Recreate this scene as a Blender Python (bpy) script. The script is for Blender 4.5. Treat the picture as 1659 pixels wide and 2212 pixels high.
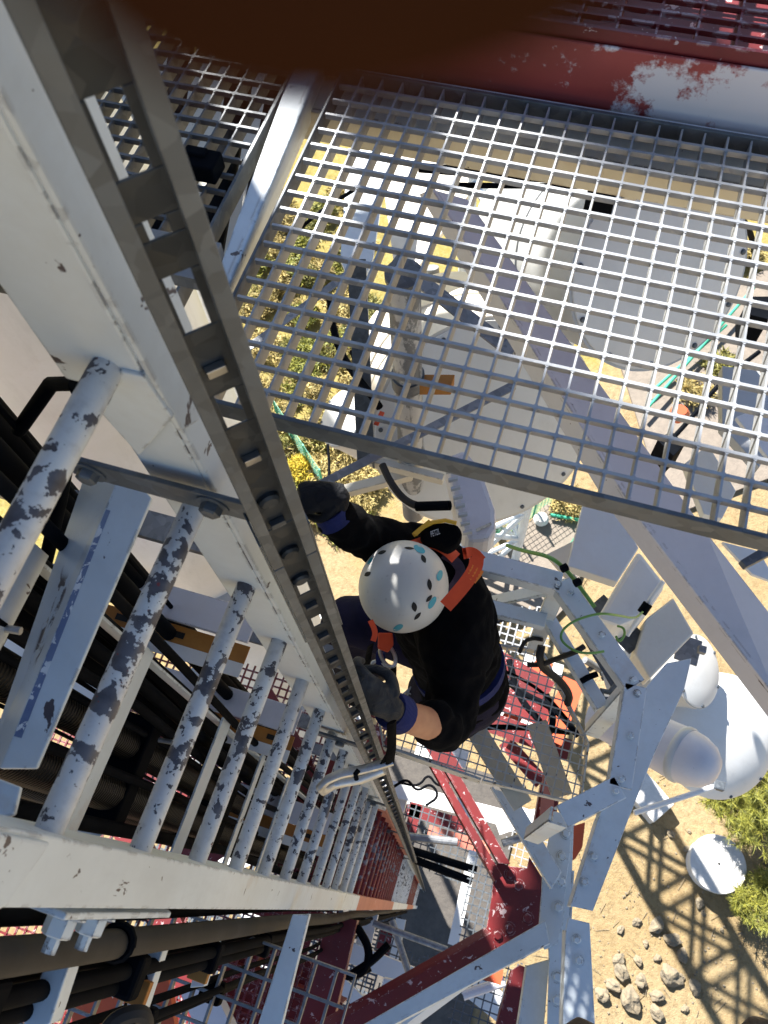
import bpy, bmesh, math, random
from mathutils import Vector, Matrix, noise
random.seed(7)
for o in list(bpy.data.objects): bpy.data.objects.remove(o)
C = bpy.context.scene.collection
SC = bpy.context.scene
# ------------------------------------------------------------------ camera, sky, sun, exposure
CAMZ = 22.0
IW, IH, FOC = 1659.0, 2212.0, 1790.0
RX = Vector((0.95293554, 0.25271771, -0.16747424))
RY = Vector((0.29993893, -0.86634162, 0.39936053))
RZ = Vector((-0.04416443, -0.43079689, -0.9013676))
def _fit():
    n = Vector((930-IW/2, 1962-IH/2, FOC)).normalized()
    y = Vector((2180-IW/2, -2830-IH/2, FOC)).normalized(); y = (y-n*y.dot(n)).normalized()
    return y.cross(-n), y, -n
RX, RY, RZ = _fit()
ROT = Matrix((RX, RY, RZ))                       # camera axes (right, down, forward) -> world
cam = bpy.data.objects.new('camera', bpy.data.cameras.new('camera')); C.objects.link(cam)
r_, d_, f_ = ROT.col[0], ROT.col[1], ROT.col[2]
mw = Matrix((r_, -d_, -f_)).transposed().to_4x4(); mw.translation = (0, 0, CAMZ)
cam.matrix_world = mw
cd = cam.data; cd.sensor_fit = 'VERTICAL'; cd.sensor_height = 32.0; cd.sensor_width = 24.0
cd.lens = FOC/IH*32.0; cd.clip_start = 0.004; cd.clip_end = 2000
cd.dof.use_dof = True; cd.dof.focus_distance = 1.9; cd.dof.aperture_fstop = 11.0
SC.camera = cam
SUN_AZ = Vector((-0.676, 0.736)); SUN_EL = math.radians(43)
w = bpy.data.worlds.new('World'); SC.world = w; w.use_nodes = True
nt = w.node_tree; bg = nt.nodes['Background']
sk = nt.nodes.new('ShaderNodeTexSky'); sk.sky_type = 'NISHITA'; sk.sun_disc = False
sk.sun_elevation = SUN_EL; sk.sun_rotation = math.atan2(SUN_AZ.x, SUN_AZ.y); sk.altitude = 1500
nt.links.new(sk.outputs[0], bg.inputs[0]); bg.inputs[1].default_value = 0.056
sl = bpy.data.lights.new('sun', 'SUN'); sl.energy = 5.0; sl.angle = math.radians(0.5); sl.color = (1, .965, .91)
sun = bpy.data.objects.new('sun', sl); C.objects.link(sun)
S_DIR = Vector((SUN_AZ.x*math.cos(SUN_EL), SUN_AZ.y*math.cos(SUN_EL), math.sin(SUN_EL)))
sun.rotation_euler = S_DIR.to_track_quat('Z', 'Y').to_euler()
SC.view_settings.view_transform = 'Standard'; SC.view_settings.look = 'None'
SC.view_settings.exposure = 1.75; SC.view_settings.gamma = 1
SC.cycles.max_bounces = 7; SC.cycles.diffuse_bounces = 4

# ------------------------------------------------------------------ where a point of the photograph lies, D metres below the eye
def ray(x, y): return ROT @ Vector((x-IW/2, y-IH/2, FOC))
def P(x, y, D):
    r = ray(x, y); r = r*(-D/r.z); return Vector((r.x, r.y, CAMZ-D))
def PX(x, y, X):
    r = ray(x, y); r = r*(X/r.x); return Vector((r.x, r.y, CAMZ+r.z))
def PY(x, y, Y):
    r = ray(x, y); r = r*(Y/r.y); return Vector((r.x, r.y, CAMZ+r.z))
EYE = Vector((0, 0, CAMZ)); Z = Vector((0, 0, 1))

# ------------------------------------------------------------------ materials
MATS = {}
def mat(name, build, rough=.5, metal=0.0, spec=.5):
    m = bpy.data.materials.new(name); m.use_nodes = True
    t = m.node_tree; b = t.nodes['Principled BSDF']
    b.inputs['Roughness'].default_value = rough; b.inputs['Metallic'].default_value = metal
    b.inputs['Specular IOR Level'].default_value = spec
    build(G(t, b)); MATS[name] = m
    return m
class G:
    def __init__(s, t, b):
        s.t, s.b = t, b
        tc = t.nodes.new('ShaderNodeTexCoord'); oi = t.nodes.new('ShaderNodeObjectInfo')
        mm = t.nodes.new('ShaderNodeMath'); mm.operation = 'MULTIPLY'; mm.inputs[1].default_value = 37.0
        t.links.new(oi.outputs['Random'], mm.inputs[0])
        va = t.nodes.new('ShaderNodeVectorMath'); va.operation = 'ADD'
        t.links.new(tc.outputs['Object'], va.inputs[0]); t.links.new(mm.outputs[0], va.inputs[1])
        s.co = va.outputs[0]; s.rnd = oi.outputs['Random']; s.obj = tc.outputs['Object']
    def link(s, a, b): s.t.links.new(a, b)
    def noise(s, scale, detail=4, rough=.55, co=None, dist=0.0, stretch=None):
        n = s.t.nodes.new('ShaderNodeTexNoise'); n.inputs['Scale'].default_value = scale
        n.inputs['Detail'].default_value = detail; n.inputs['Roughness'].default_value = rough
        n.inputs['Distortion'].default_value = dist
        c = co or s.co
        if stretch:
            mp = s.t.nodes.new('ShaderNodeMapping'); mp.inputs['Scale'].default_value = stretch
            s.link(c, mp.inputs[0]); c = mp.outputs[0]
        s.link(c, n.inputs['Vector']); return n.outputs['Fac']
    def voro(s, scale, out='Color', feature='F1'):
        n = s.t.nodes.new('ShaderNodeTexVoronoi'); n.inputs['Scale'].default_value = scale; n.feature = feature
        s.link(s.co, n.inputs['Vector']); return n.outputs[out]
    def ramp(s, fac, *stops, const=False):
        n = s.t.nodes.new('ShaderNodeValToRGB'); e = n.color_ramp.elements
        if const: n.color_ramp.interpolation = 'CONSTANT'
        e[0].position = stops[0][0]; e[1].position = stops[-1][0]
        for p, c in stops[1:-1]: e.new(p)
        for el, (p, c) in zip(sorted(e, key=lambda q: q.position), stops):
            el.color = (c, c, c, 1) if isinstance(c, (int, float)) else (*c, 1)
        s.link(fac, n.inputs[0]); return n.outputs[0]
    def mix(s, fac, a, b):
        n = s.t.nodes.new('ShaderNodeMix'); n.data_type = 'RGBA'
        for i, v in ((0, fac), (6, a), (7, b)):
            if isinstance(v, (tuple, float, int)):
                n.inputs[i].default_value = v if i == 0 else (*v, 1)
            else: s.link(v, n.inputs[i])
        return n.outputs[2]
    def math(s, op, a, b=0.0):
        n = s.t.nodes.new('ShaderNodeMath'); n.operation = op
        for i, v in enumerate((a, b)):
            if isinstance(v, (int, float)): n.inputs[i].default_value = v
            else: s.link(v, n.inputs[i])
        return n.outputs[0]
    def edge(s, radius=.004):
        bv = s.t.nodes.new('ShaderNodeBevel'); bv.samples = 3; bv.inputs['Radius'].default_value = radius*1.6
        ge = s.t.nodes.new('ShaderNodeNewGeometry')
        d = s.t.nodes.new('ShaderNodeVectorMath'); d.operation = 'DOT_PRODUCT'
        s.link(bv.outputs[0], d.inputs[0]); s.link(ge.outputs['Normal'], d.inputs[1])
        return s.ramp(d.outputs['Value'], (.80, 1.0), (.985, 0.0))
    def base(s, c):
        if isinstance(c, tuple): s.b.inputs['Base Color'].default_value = (*c, 1)
        else: s.link(c, s.b.inputs['Base Color'])
    def bump(s, h, strength=.2, dist=.002):
        n = s.t.nodes.new('ShaderNodeBump'); n.inputs['Strength'].default_value = strength
        n.inputs['Distance'].default_value = dist
        s.link(h, n.inputs['Height']); s.link(n.outputs[0], s.b.inputs['Normal'])
def paint(base, dirt, chip, chip_thr, chip_scale, edge=True, rust=.0, specks=True, alt=None):
    def f(g):
        c = g.mix(g.ramp(g.noise(3.5, 5), (.35, 0.0), (.75, 1.0)), base, dirt)
        c = g.mix(g.ramp(g.noise(55, 3), (.4, 0.0), (.8, .35)), c, dirt)
        c = g.mix(g.ramp(g.noise(6, 6, .7, stretch=(1, 1, .25)), (.55, 0.0), (.8, .45)), c, tuple(x*.72 for x in dirt))
        if rust: c = g.mix(g.ramp(g.noise(4.5, 6, .65), (.60, 0.0), (.74, rust)), c, (.42, .24, .09))
        n = g.noise(chip_scale, 5, .62, dist=.6)
        k = g.ramp(n, (chip_thr, 0.0), (chip_thr+.012, 1.0))
        if specks:
            k2 = g.ramp(g.noise(chip_scale*5.5, 2), (.76, 0.0), (.77, 1.0)); k = g.math('MAXIMUM', k, k2)
        if edge:
            e = g.math('MULTIPLY', g.edge(), g.ramp(g.noise(34, 5), (.51, 0.0), (.55, 1.0))); k = g.math('MAXIMUM', k, e)
        cc = g.mix(g.noise(30, 3), chip, alt or tuple(min(1, x*1.9) for x in chip))
        g.base(g.mix(k, c, cc)); h = g.math('SUBTRACT', 1.0, k)
        g.bump(g.math('ADD', h, g.math('MULTIPLY', g.noise(120, 2), .25)), .35, .0012)
    return f
mat('white_paint', paint((.68, .74, .775), (.56, .60, .62), (.055, .045, .05), .675, 17, rust=.38), .42)
mat('stile_paint', paint((.66, .71, .735), (.55, .57, .56), (.05, .04, .045), .615, 11, rust=.75), .42)
mat('cream_paint', paint((.70, .66, .56), (.60, .55, .43), (.05, .03, .03), .73, 12, rust=.5), .5)
def peel(base, dirt, chips, dark):
    def f(g):
        c = g.mix(g.ramp(g.noise(6, 5), (.35, 0.0), (.75, 1.0)), base, dirt)
        c = g.mix(g.ramp(g.noise(70, 3), (.5, 0.0), (.8, .5)), c, tuple(x*.6 for x in dirt))
        sx = g.t.nodes.new('ShaderNodeSeparateXYZ'); g.link(g.obj, sx.inputs[0])
        wear = g.ramp(g.math('ABSOLUTE', g.math('SUBTRACT', sx.outputs['Y'], .17)), (0, .075), (.17, 0.0))
        amt = g.math('MULTIPLY', g.math('SUBTRACT', g.rnd, .5), .07)
        k1 = g.ramp(g.math('ADD', g.math('ADD', g.noise(36, 5, .6, dist=.25), wear), amt), (.617, 0.0), (.625, 1.0))
        k2 = g.ramp(g.math('ADD', g.noise(95, 3, .6), g.math('MULTIPLY', wear, .5)), (.665, 0.0), (.675, 1.0))
        k = g.math('MAXIMUM', k1, k2)
        cc = g.mix(g.ramp(g.noise(45, 4), (.4, 0.0), (.65, 1.0)), chips, dark)
        cc = g.mix(g.ramp(g.noise(120, 2), (.70, 0.0), (.74, .8)), cc, (.25, .03, .03))
        g.base(g.mix(k, c, cc)); g.bump(g.math('ADD', g.math('SUBTRACT', 1.0, k), g.math('MULTIPLY', g.noise(140, 2), .3)), .5, .0016)
    return f
mat('peeling_paint', peel((.64, .665, .675), (.50, .49, .50), (.10, .10, .12), (.045, .045, .06)), .5)
mat('clean_white', paint((.80, .80, .79), (.73, .73, .70), (.2, .2, .2), .86, 9, edge=False, specks=False, rust=.12), .38)
mat('red_paint', paint((.165, .011, .013), (.10, .009, .011), (.50, .42, .42), .635, 22, edge=True, alt=(.45, .30, .3)), .45)
mat('peeling_red', peel((.20, .014, .016), (.13, .012, .014), (.24, .21, .24), (.08, .07, .09)), .5)
mat('faded_red', paint((.52, .17, .11), (.42, .12, .08), (.55, .4, .35), .68, 14, edge=False), .55)
mat('orange_paint', paint((.62, .10, .03), (.48, .08, .03), (.6, .5, .4), .72, 12, edge=False), .5)
mat('rust', paint((.45, .20, .04), (.30, .11, .02), (.05, .03, .02), .74, 20, edge=False), .8)
def galv(lo, hi):
    def f(g):
        v = g.voro(55, 'Color'); sp = g.t.nodes.new('ShaderNodeSeparateColor'); g.link(v, sp.inputs[0])
        c = g.mix(sp.outputs[0], lo, hi)
        c = g.mix(g.ramp(g.noise(9, 5), (.4, 0.0), (.75, .6)), c, tuple(x*.6 for x in lo))
        g.base(c); g.link(g.ramp(sp.outputs[1], (0, .38), (1, .58)), g.b.inputs['Roughness'])
        g.bump(g.noise(160, 2), .1, .0008)
    return f
mat('galvanised', galv((.18, .19, .205), (.29, .30, .315)), .5, .3)
mat('dark_galvanised', galv((.068, .080, .093), (.118, .135, .152)), .5, .12)
mat('grating_steel', galv((.32, .335, .36), (.43, .44, .445)), .5, .35)
mat('bright_metal', galv((.55, .56, .58), (.68, .69, .70)), .3, .9)
mat('painted_mesh', paint((.62, .61, .57), (.42, .40, .36), (.06, .05, .05), .6, 30, edge=False), .55)
def rubber(c, sc=60):
    def f(g):
        g.base(g.mix(g.ramp(g.noise(7, 5), (.45, 0.0), (.8, .8)), c, tuple(x*1.9+.002 for x in c)))
        g.bump(g.noise(sc, 3), .15, .001)
    return f
mat('black_rubber', rubber((.0035, .0045, .0065)), .75, spec=.03)
mat('grey_rubber', rubber((.030, .028, .027)), .65, spec=.15)
def corr(g):
    wv = g.t.nodes.new('ShaderNodeTexWave'); wv.bands_direction = 'Z'; wv.inputs['Scale'].default_value = 26; wv.inputs['Distortion'].default_value = .4
    mp = g.t.nodes.new('ShaderNodeMapping'); mp.inputs['Rotation'].default_value = (.12, .2, 0)
    g.link(g.obj, mp.inputs[0]); g.link(mp.outputs[0], wv.inputs['Vector'])
    g.base(g.mix(wv.outputs['Fac'], (.003, .003, .003), (.013, .012, .011))); g.bump(wv.outputs['Fac'], .9, .004)
mat('corrugated_black', corr, .5, spec=.2)
def fabric(c, c2, sc=420, fold=9, st=.5):
    def f(g):
        g.base(g.mix(g.ramp(g.noise(14, 4), (.4, 0.0), (.7, 1.0)), c, c2))
        h = g.math('ADD', g.math('MULTIPLY', g.noise(fold, 4, .5, dist=1.2), 3.0), g.math('MULTIPLY', g.noise(sc, 2), .25))
        g.bump(h, st, .006)
        g.b.inputs['Sheen Weight'].default_value = .02
    return f
mat('black_fabric', fabric((.0035, .0035, .004), (.006, .0055, .006)), .97, spec=.02)
mat('navy_fabric', fabric((.010, .008, .030), (.006, .005, .018)), .9, spec=.2)
mat('blue_fabric', fabric((.012, .02, .11), (.01, .015, .07), fold=20), .85, spec=.25)
mat('plum_fabric', fabric((.05, .03, .045), (.035, .02, .03), fold=20), .85, spec=.25)
mat('glove_fabric', fabric((.006, .0065, .010), (.013, .014, .017), fold=30), .7, spec=.2)
mat('glove_palm', fabric((.014, .016, .021), (.05, .052, .056), fold=30), .6, spec=.25)
mat('orange_webbing', fabric((.82, .09, .02), (.72, .07, .015), sc=900, fold=16, st=.2), .7)
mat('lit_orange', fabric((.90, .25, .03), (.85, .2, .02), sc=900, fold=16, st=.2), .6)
def helmet_m(g):
    c = g.mix(g.ramp(g.noise(8, 5), (.4, 0.0), (.75, .5)), (.54, .535, .51), (.44, .43, .40))
    c = g.mix(g.ramp(g.noise(70, 4, .7), (.62, 0.0), (.72, .6)), c, (.30, .28, .26))
    c = g.mix(g.ramp(g.noise(16, 6, .75, stretch=(3, .4, 1)), (.66, 0.0), (.76, .55)), c, (.22, .2, .19))
    g.base(c); g.bump(g.noise(90, 3), .05, .001)
mat('helmet_shell', helmet_m, .42)
mat('turquoise', lambda g: g.base(g.mix(g.noise(40), (.01, .33, .45), (.015, .27, .38))), .45)
mat('hole_black', lambda g: g.base(g.mix(g.noise(40), (.006, .006, .006), (.01, .01, .01))), .8)
def skin_m(g):
    c = g.mix(g.ramp(g.noise(25, 5), (.4, 0.0), (.7, 1.0)), (.50, .235, .13), (.42, .18, .10))
    g.base(c); g.bump(g.noise(260, 3), .25, .0006)
    g.b.inputs['Subsurface Weight'].default_value = .12; g.b.inputs['Subsurface Radius'].default_value = (.01, .003, .002)
mat('skin', skin_m, .5)
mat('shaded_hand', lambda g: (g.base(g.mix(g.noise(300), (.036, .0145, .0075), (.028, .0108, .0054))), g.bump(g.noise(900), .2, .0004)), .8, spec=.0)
mat('dish_white', paint((.76, .76, .74), (.70, .69, .65), (.35, .30, .24), .80, 5, edge=False, specks=False, rust=.1), .35)
mat('dish_cream', paint((.74, .70, .62), (.66, .61, .52), (.35, .30, .24), .80, 5, edge=False, specks=False, rust=.15), .4)
mat('dish_grey', paint((.52, .53, .53), (.47, .48, .47), (.3, .26, .2), .80, 5, edge=False, specks=False, rust=.08), .4)
mat('lilac_paint', paint((.67, .65, .68), (.58, .56, .585), (.05, .03, .03), .72, 12), .45)
def sand(g):
    n1 = g.noise(.35, 6, .6); n2 = g.noise(6, 5, .7)
    c = g.mix(g.ramp(n1, (.35, 0.0), (.65, 1.0)), (.31, .222, .108), (.345, .262, .145))
    c = g.mix(g.ramp(n2, (.45, 0.0), (.7, .75)), c, (.18, .122, .06))
    c = g.mix(g.ramp(g.noise(38, 4, .7), (.56, 0.0), (.66, .7)), c, (.36, .30, .20))
    sx = g.t.nodes.new('ShaderNodeSeparateXYZ'); g.link(g.obj, sx.inputs[0])
    m = g.ramp(g.math('ADD', g.math('MULTIPLY', g.math('SUBTRACT', sx.outputs['Y'], sx.outputs['X']), .05), g.math('MULTIPLY', g.noise(.5, 5), .8)), (.78, 0.0), (1.1, .8))
    gr = g.mix(g.ramp(g.noise(9, 5, .75), (.4, 0.0), (.62, 1.0)), (.24, .205, .04), (.36, .28, .10))
    gr = g.mix(g.ramp(g.noise(1.6, 5, .7), (.54, 0.0), (.68, .7)), gr, (.11, .10, .025))
    g.base(g.mix(m, c, gr)); g.bump(g.math('ADD', g.noise(14, 6, .75), g.math('MULTIPLY', n1, .4)), .8, .05)
mat('sand', sand, .95, spec=.15)
def stone(a, b):
    def f(g):
        g.base(g.mix(g.ramp(g.noise(5, 6, .7), (.38, 0.0), (.66, 1.0)), a, b)); g.bump(g.noise(12, 6, .7), .6, .03)
    return f
mat('stone', stone((.26, .205, .13), (.17, .145, .105)), .9)
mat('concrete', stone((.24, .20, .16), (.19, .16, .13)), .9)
mat('pale_concrete', stone((.72, .70, .66), (.62, .60, .56)), .85)
def leaf(a, b, c):
    def f(g):
        v = g.t.nodes.new('ShaderNodeNewGeometry')
        g.base(g.mix(g.ramp(v.outputs['Random Per Island'], (0, 0.0), (1, 1.0)), a, b)); g.b.inputs['Transmission Weight'].default_value = 0
    return f
mat('pine_leaf', leaf((.33, .31, .04), (.11, .13, .025), 0), .6)
mat('shrub_leaf', leaf((.30, .27, .06), (.12, .12, .03), 0), .7)
mat('dry_leaf', leaf((.52, .40, .14), (.26, .21, .08), 0), .8)
mat('yellow_leaf', leaf((.62, .45, .03), (.45, .36, .04), 0), .8)
mat('bark', stone((.16, .12, .09), (.09, .07, .055)), .95)
mat('green_plastic', lambda g: g.base(g.mix(g.noise(8), (.03, .30, .17), (.05, .40, .25))), .5)
mat('green_wire', lambda g: g.base(g.mix(g.noise(30), (.05, .32, .10), (.22, .30, .04))), .45)
mat('yellow_plastic', lambda g: g.base(g.mix(g.noise(8), (.62, .33, .02), (.70, .40, .03))), .45)
mat('boot_leather', fabric((.055, .034, .024), (.035, .022, .016), fold=30), .6)
mat('white_print', lambda g: g.base(g.mix(g.noise(80), (.62, .62, .62), (.5, .5, .5))), .6)
mat('blue_scuff', paint((.045, .075, .22), (.30, .36, .48), (.62, .63, .63), .56, 40, edge=False), .5)

# ------------------------------------------------------------------ mesh building
class B:
    def __init__(s): s.v, s.f = [], []
    def add(s, vs, fs):
        n = len(s.v); s.v += [Vector(v) for v in vs]; s.f += [tuple(i+n for i in f) for f in fs]; return s
    def prism(s, pts, vec):
        pts = [Vector(p) for p in pts]; vec = Vector(vec); n = len(pts)
        return s.add(pts+[p+vec for p in pts], [tuple(range(n-1, -1, -1)), tuple(range(n, 2*n))]+[(i, (i+1) % n, n+(i+1) % n, n+i) for i in range(n)])
    def slab(s, pts, t):                       # a plate whose given outline is its face towards the eye
        pts = [Vector(p) for p in pts]
        nrm = Vector((0, 0, 0))
        for i in range(len(pts)): nrm += (pts[i]-pts[0]).cross(pts[(i+1) % len(pts)]-pts[0])
        nrm.normalize(); c = sum(pts, Vector())/len(pts)
        if nrm.dot(EYE-c) < 0: pts.reverse(); nrm = -nrm
        return s.prism(pts, -nrm*t)
    def bar(s, p, q, a, b):                    # box along p->q with cross-section vectors a and b, p at its corner
        p, q, a, b = Vector(p), Vector(q), Vector(a), Vector(b)
        vs = [p, p+a, p+a+b, p+b]; vs += [v+(q-p) for v in vs]
        return s.add(vs, [(3, 2, 1, 0), (4, 5, 6, 7), (0, 1, 5, 4), (1, 2, 6, 5), (2, 3, 7, 6), (3, 0, 4, 7)])
    def beam(s, p, q, wd, h, up=Z):
        p, q = Vector(p), Vector(q); d = (q-p).normalized(); a = d.cross(up).normalized(); u = a.cross(d)
        return s.bar(p-a*wd/2-u*h/2, q-a*wd/2-u*h/2, a*wd, u*h)
    def box(s, c, x, y, z):
        c = Vector(c); return s.bar(c+Vector((-x/2, -y/2, -z/2)), c+Vector((-x/2, -y/2, z/2)), (x, 0, 0), (0, y, 0))
    def angle(s, p, q, wd, h, t=.008, up=Z, side=1):   # L section: flat flange, and a leg hanging from one edge
        p, q = Vector(p), Vector(q); d = (q-p).normalized(); a = d.cross(up).normalized()*side; u = up
        s.bar(p-a*wd/2, q-a*wd/2, a*wd, -u*t)
        return s.bar(p-a*wd/2-u*t, q-a*wd/2-u*t, a*t, -u*(h-t))
    def tube(s, pts, r, seg=10, cap=True):
        pts = [Vector(p) for p in pts]; n = len(pts); rs = r if isinstance(r, (list, tuple)) else [r]*n
        t0 = (pts[1]-pts[0]).normalized(); a = t0.orthogonal().normalized(); vs = []
        for i, p in enumerate(pts):
            t = (pts[min(i+1, n-1)]-pts[max(i-1, 0)]).normalized(); a = (a-t*a.dot(t)).normalized(); b = t.cross(a)
            rr = rs[i]; ru, rv = rr if isinstance(rr, tuple) else (rr, rr)
            vs += [p+a*math.cos(2*math.pi*k/seg)*ru+b*math.sin(2*math.pi*k/seg)*rv for k in range(seg)]
        fs = [(i*seg+k, i*seg+(k+1) % seg, (i+1)*seg+(k+1) % seg, (i+1)*seg+k) for i in range(n-1) for k in range(seg)]
        if cap: fs += [tuple(range(seg-1, -1, -1)), tuple(range((n-1)*seg, n*seg))]
        return s.add(vs, fs)
    def lathe(s, c, axis, prof, seg=32, a0=None, sy=1.0):   # prof: (distance along axis, radius)
        c = Vector(c); ax = Vector(axis).normalized(); a = Vector(a0).normalized() if a0 else ax.orthogonal().normalized()
        a = (a-ax*a.dot(ax)).normalized(); b = ax.cross(a); vs, n = [], len(prof)
        for h, r in prof: vs += [c+ax*h+(a*math.cos(2*math.pi*k/seg)+b*sy*math.sin(2*math.pi*k/seg))*max(r, 1e-4) for k in range(seg)]
        fs = [(i*seg+k, i*seg+(k+1) % seg, (i+1)*seg+(k+1) % seg, (i+1)*seg+k) for i in range(n-1) for k in range(seg)]
        fs += [tuple(range(seg-1, -1, -1)), tuple(range((n-1)*seg, n*seg))]
        return s.add(vs, fs)
    def hexbolt(s, p, n, r=.012, h=.009, shank=.0):
        n = Vector(n).normalized(); s.lathe(p, n, [(0, r*1.55), (.002, r*1.55), (.002, r*1.45)], 14)
        s.lathe(Vector(p)+n*.002, n, [(0, r), (h, r), (h+.002, r*.8)], 6)
        if shank: s.lathe(Vector(p)+n*(h+.004), n, [(0, r*.5), (shank, r*.5)], 8)
        return s
def obj(name, b, m, parent=None, smooth=False, bev=0.0):
    me = bpy.data.meshes.new(name)
    org = Vector(parent['org']) if parent is not None else Vector((0, 0, 0))
    if parent is None and b.v:
        org = Vector((sum(v.x for v in b.v), sum(v.y for v in b.v), 0))/len(b.v); org.z = min(v.z for v in b.v)
    me.from_pydata([v-org for v in b.v], [], b.f); me.update()
    bm = bmesh.new(); bm.from_mesh(me); bmesh.ops.recalc_face_normals(bm, faces=bm.faces); bm.to_mesh(me); bm.free()
    if smooth: me.polygons.foreach_set('use_smooth', [True]*len(me.polygons)); 
    me.materials.append(MATS[m])
    o = bpy.data.objects.new(name, me); C.objects.link(o)
    if smooth:
        try: me.set_sharp_from_angle(angle=math.radians(38))
        except Exception: pass
    if bev:
        md = o.modifiers.new('bevel', 'BEVEL'); md.width = bev; md.segments = 2; md.limit_method = 'ANGLE'
    if parent is not None:
        if parent.parent is None or True: o.parent = parent
        o['org'] = parent['org']
        if parent.type == 'MESH' : pass
    else:
        o.location = org; o['org'] = tuple(org)
    return o
def thing(name, label, cat, loc=(0, 0, 0), group=None):
    o = bpy.data.objects.new(name, None); C.objects.link(o); o.empty_display_size = .05
    o.location = loc; o['org'] = tuple(loc); o['label'] = label; o['category'] = cat
    if group: o['group'] = group
    return o
def solid(name, label, cat, b, m, group=None, **k):
    o = obj(name, b, m, None, **k); o['label'] = label; o['category'] = cat
    if group: o['group'] = group
    return o
def struct(name, b, m, kind='structure', **k):
    o = obj(name, b, m, None, **k); o['kind'] = kind; return o
def plates(b, rows, t):                        # neighbouring edge lines of a folded section -> plates
    for e, f in zip(rows, rows[1:]): b.slab([P(*e[0]), P(*e[1]), P(*f[1]), P(*f[0])], t)
    return b
def flat(b, pts, D, t): return b.slab([P(x, y, D) for x, y in pts], t)
def copy_tree(o, parent=None):
    c = o.copy(); C.objects.link(c); c.parent = parent
    for ch in list(o.children): copy_tree(ch, c)
    return c
def fuse(name, b, m, parent, voxel, smooth=3):  # one continuous skin over overlapping limbs
    o = obj(name+'_raw', b, m, None); o.location = (0, 0, 0)
    for v, q in zip(o.data.vertices, b.v): v.co = q
    r = o.modifiers.new('remesh', 'REMESH'); r.mode = 'VOXEL'; r.voxel_size = voxel; r.use_smooth_shade = True
    sm = o.modifiers.new('smooth', 'SMOOTH'); sm.iterations = smooth; sm.factor = .6
    dg = bpy.context.evaluated_depsgraph_get(); dg.update()
    me = bpy.data.meshes.new_from_object(o.evaluated_get(dg)); bpy.data.objects.remove(o)
    org = Vector(parent['org'])
    for v in me.vertices: v.co -= org
    me.polygons.foreach_set('use_smooth', [True]*len(me.polygons))
    me.materials.clear(); me.materials.append(MATS[m]); me.name = name
    q = bpy.data.objects.new(name, me); C.objects.link(q); q.parent = parent; q['org'] = parent['org']
    return q
# ================================================================== LADDER
PITCH = .28
BANDS = [(-2.5, 4.1, 'w'), (4.1, 7.7, 'r'), (7.7, 12.4, 'w'), (12.4, 16.6, 'r'), (16.6, 21.9, 'w')]
def lx(D): return min(-.344+.009*(D-.86), -.305)
def LP(D, dx=0.0, y=0.0): return Vector((lx(D)+dx, y, CAMZ-D))
lad = thing('ladder', 'tall steel ladder with peeling white rungs turning red further down', 'ladder', (-.32, .14, .1))
for a, b_, c_ in BANDS:
    mt = 'white_paint' if c_ == 'w' else 'faded_red'
    for sgn, y in ((-1, -.046), (1, .332)):
        bb = B(); a2 = a
        if a < 0 and sgn > 0: a2 = .62
        bb.bar(LP(a2, 0, y), LP(b_, 0, y), (-.008, 0, 0), (0, sgn*.062, 0))
        bb.bar(LP(a2, -.0085, y), LP(b_, -.0085, y), (-.075, 0, 0), (0, sgn*.007, 0))
        obj('stringer', bb, mt, lad, bev=.0025)
ub = B()                                        # upper right section, lapped over the lower one
ub.prism([LP(-2.5, .009, .3215), LP(-2.5, .009, .395), LP(.60, .009, .395), LP(.69, .009, .350), LP(.665, .009, .3215)], (-.008, 0, 0))
ub.bar(LP(-2.5, -.0005, .322), LP(.62, -.0005, .322), (-.095, 0, 0), (0, .007, 0))
obj('stringer', ub, 'stile_paint', lad, bev=.003)
gp = B(); gp.slab([PY(260, 802, .318), PY(309, 814, .318), PY(372, 905, .318), PY(300, 985, .318), PY(216, 892, .318)], .006)
obj('splice_plate', gp, 'stile_paint', lad, bev=.002)
ul = B(); ul.prism([LP(-2.5, .010, -.050), LP(-2.5, .010, -.118), LP(.70, .010, -.118), LP(.745, .010, -.1035), LP(.775, .010, -.050)], (-.009, 0, 0))
obj('stringer', ul, 'white_paint', lad, bev=.003)
pb = B(); pb.prism([LP(.93, -.012, -.1155), LP(.93, -.07, -.1155), LP(1.3, -.07, -.1155), LP(1.34, -.03, -.1155), LP(1.3, -.012, -.1155)], (0, -.008, 0))
obj('splice_plate', pb, 'white_paint', lad, bev=.002)
for d in (.985, 1.075):
    nb = B().hexbolt(LP(d, -.036, -.1240), (0, -1, 0), .0165, .020, .016); obj('bolt', nb, 'white_paint', lad)
rung = {}
for i in range(-6, 69):
    D = PITCH*(2.07+i); c_ = 'w'
    for a, b_, q in BANDS:
        if a <= D < b_: c_ = q
    if c_ not in rung:
        rb = B(); p = LP(D, -.036); rb.tube([p+Vector((0, -.046+j*.378/8, 0)) for j in range(9)], .0148, 14)
        o = obj('rung', rb, 'peeling_paint' if c_ == 'w' else 'peeling_red', lad, smooth=True)
        me = o.data
        for v in me.vertices: v.co -= (p-Vector(lad['org']))
        o.location = p-Vector(lad['org']); rung[c_] = o
    else:
        o = rung[c_].copy(); C.objects.link(o); o.parent = lad; o.location = LP(D, -.036)-Vector(lad['org'])
        o.rotation_euler = (0, random.uniform(0, 6.28), 0)

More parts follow.
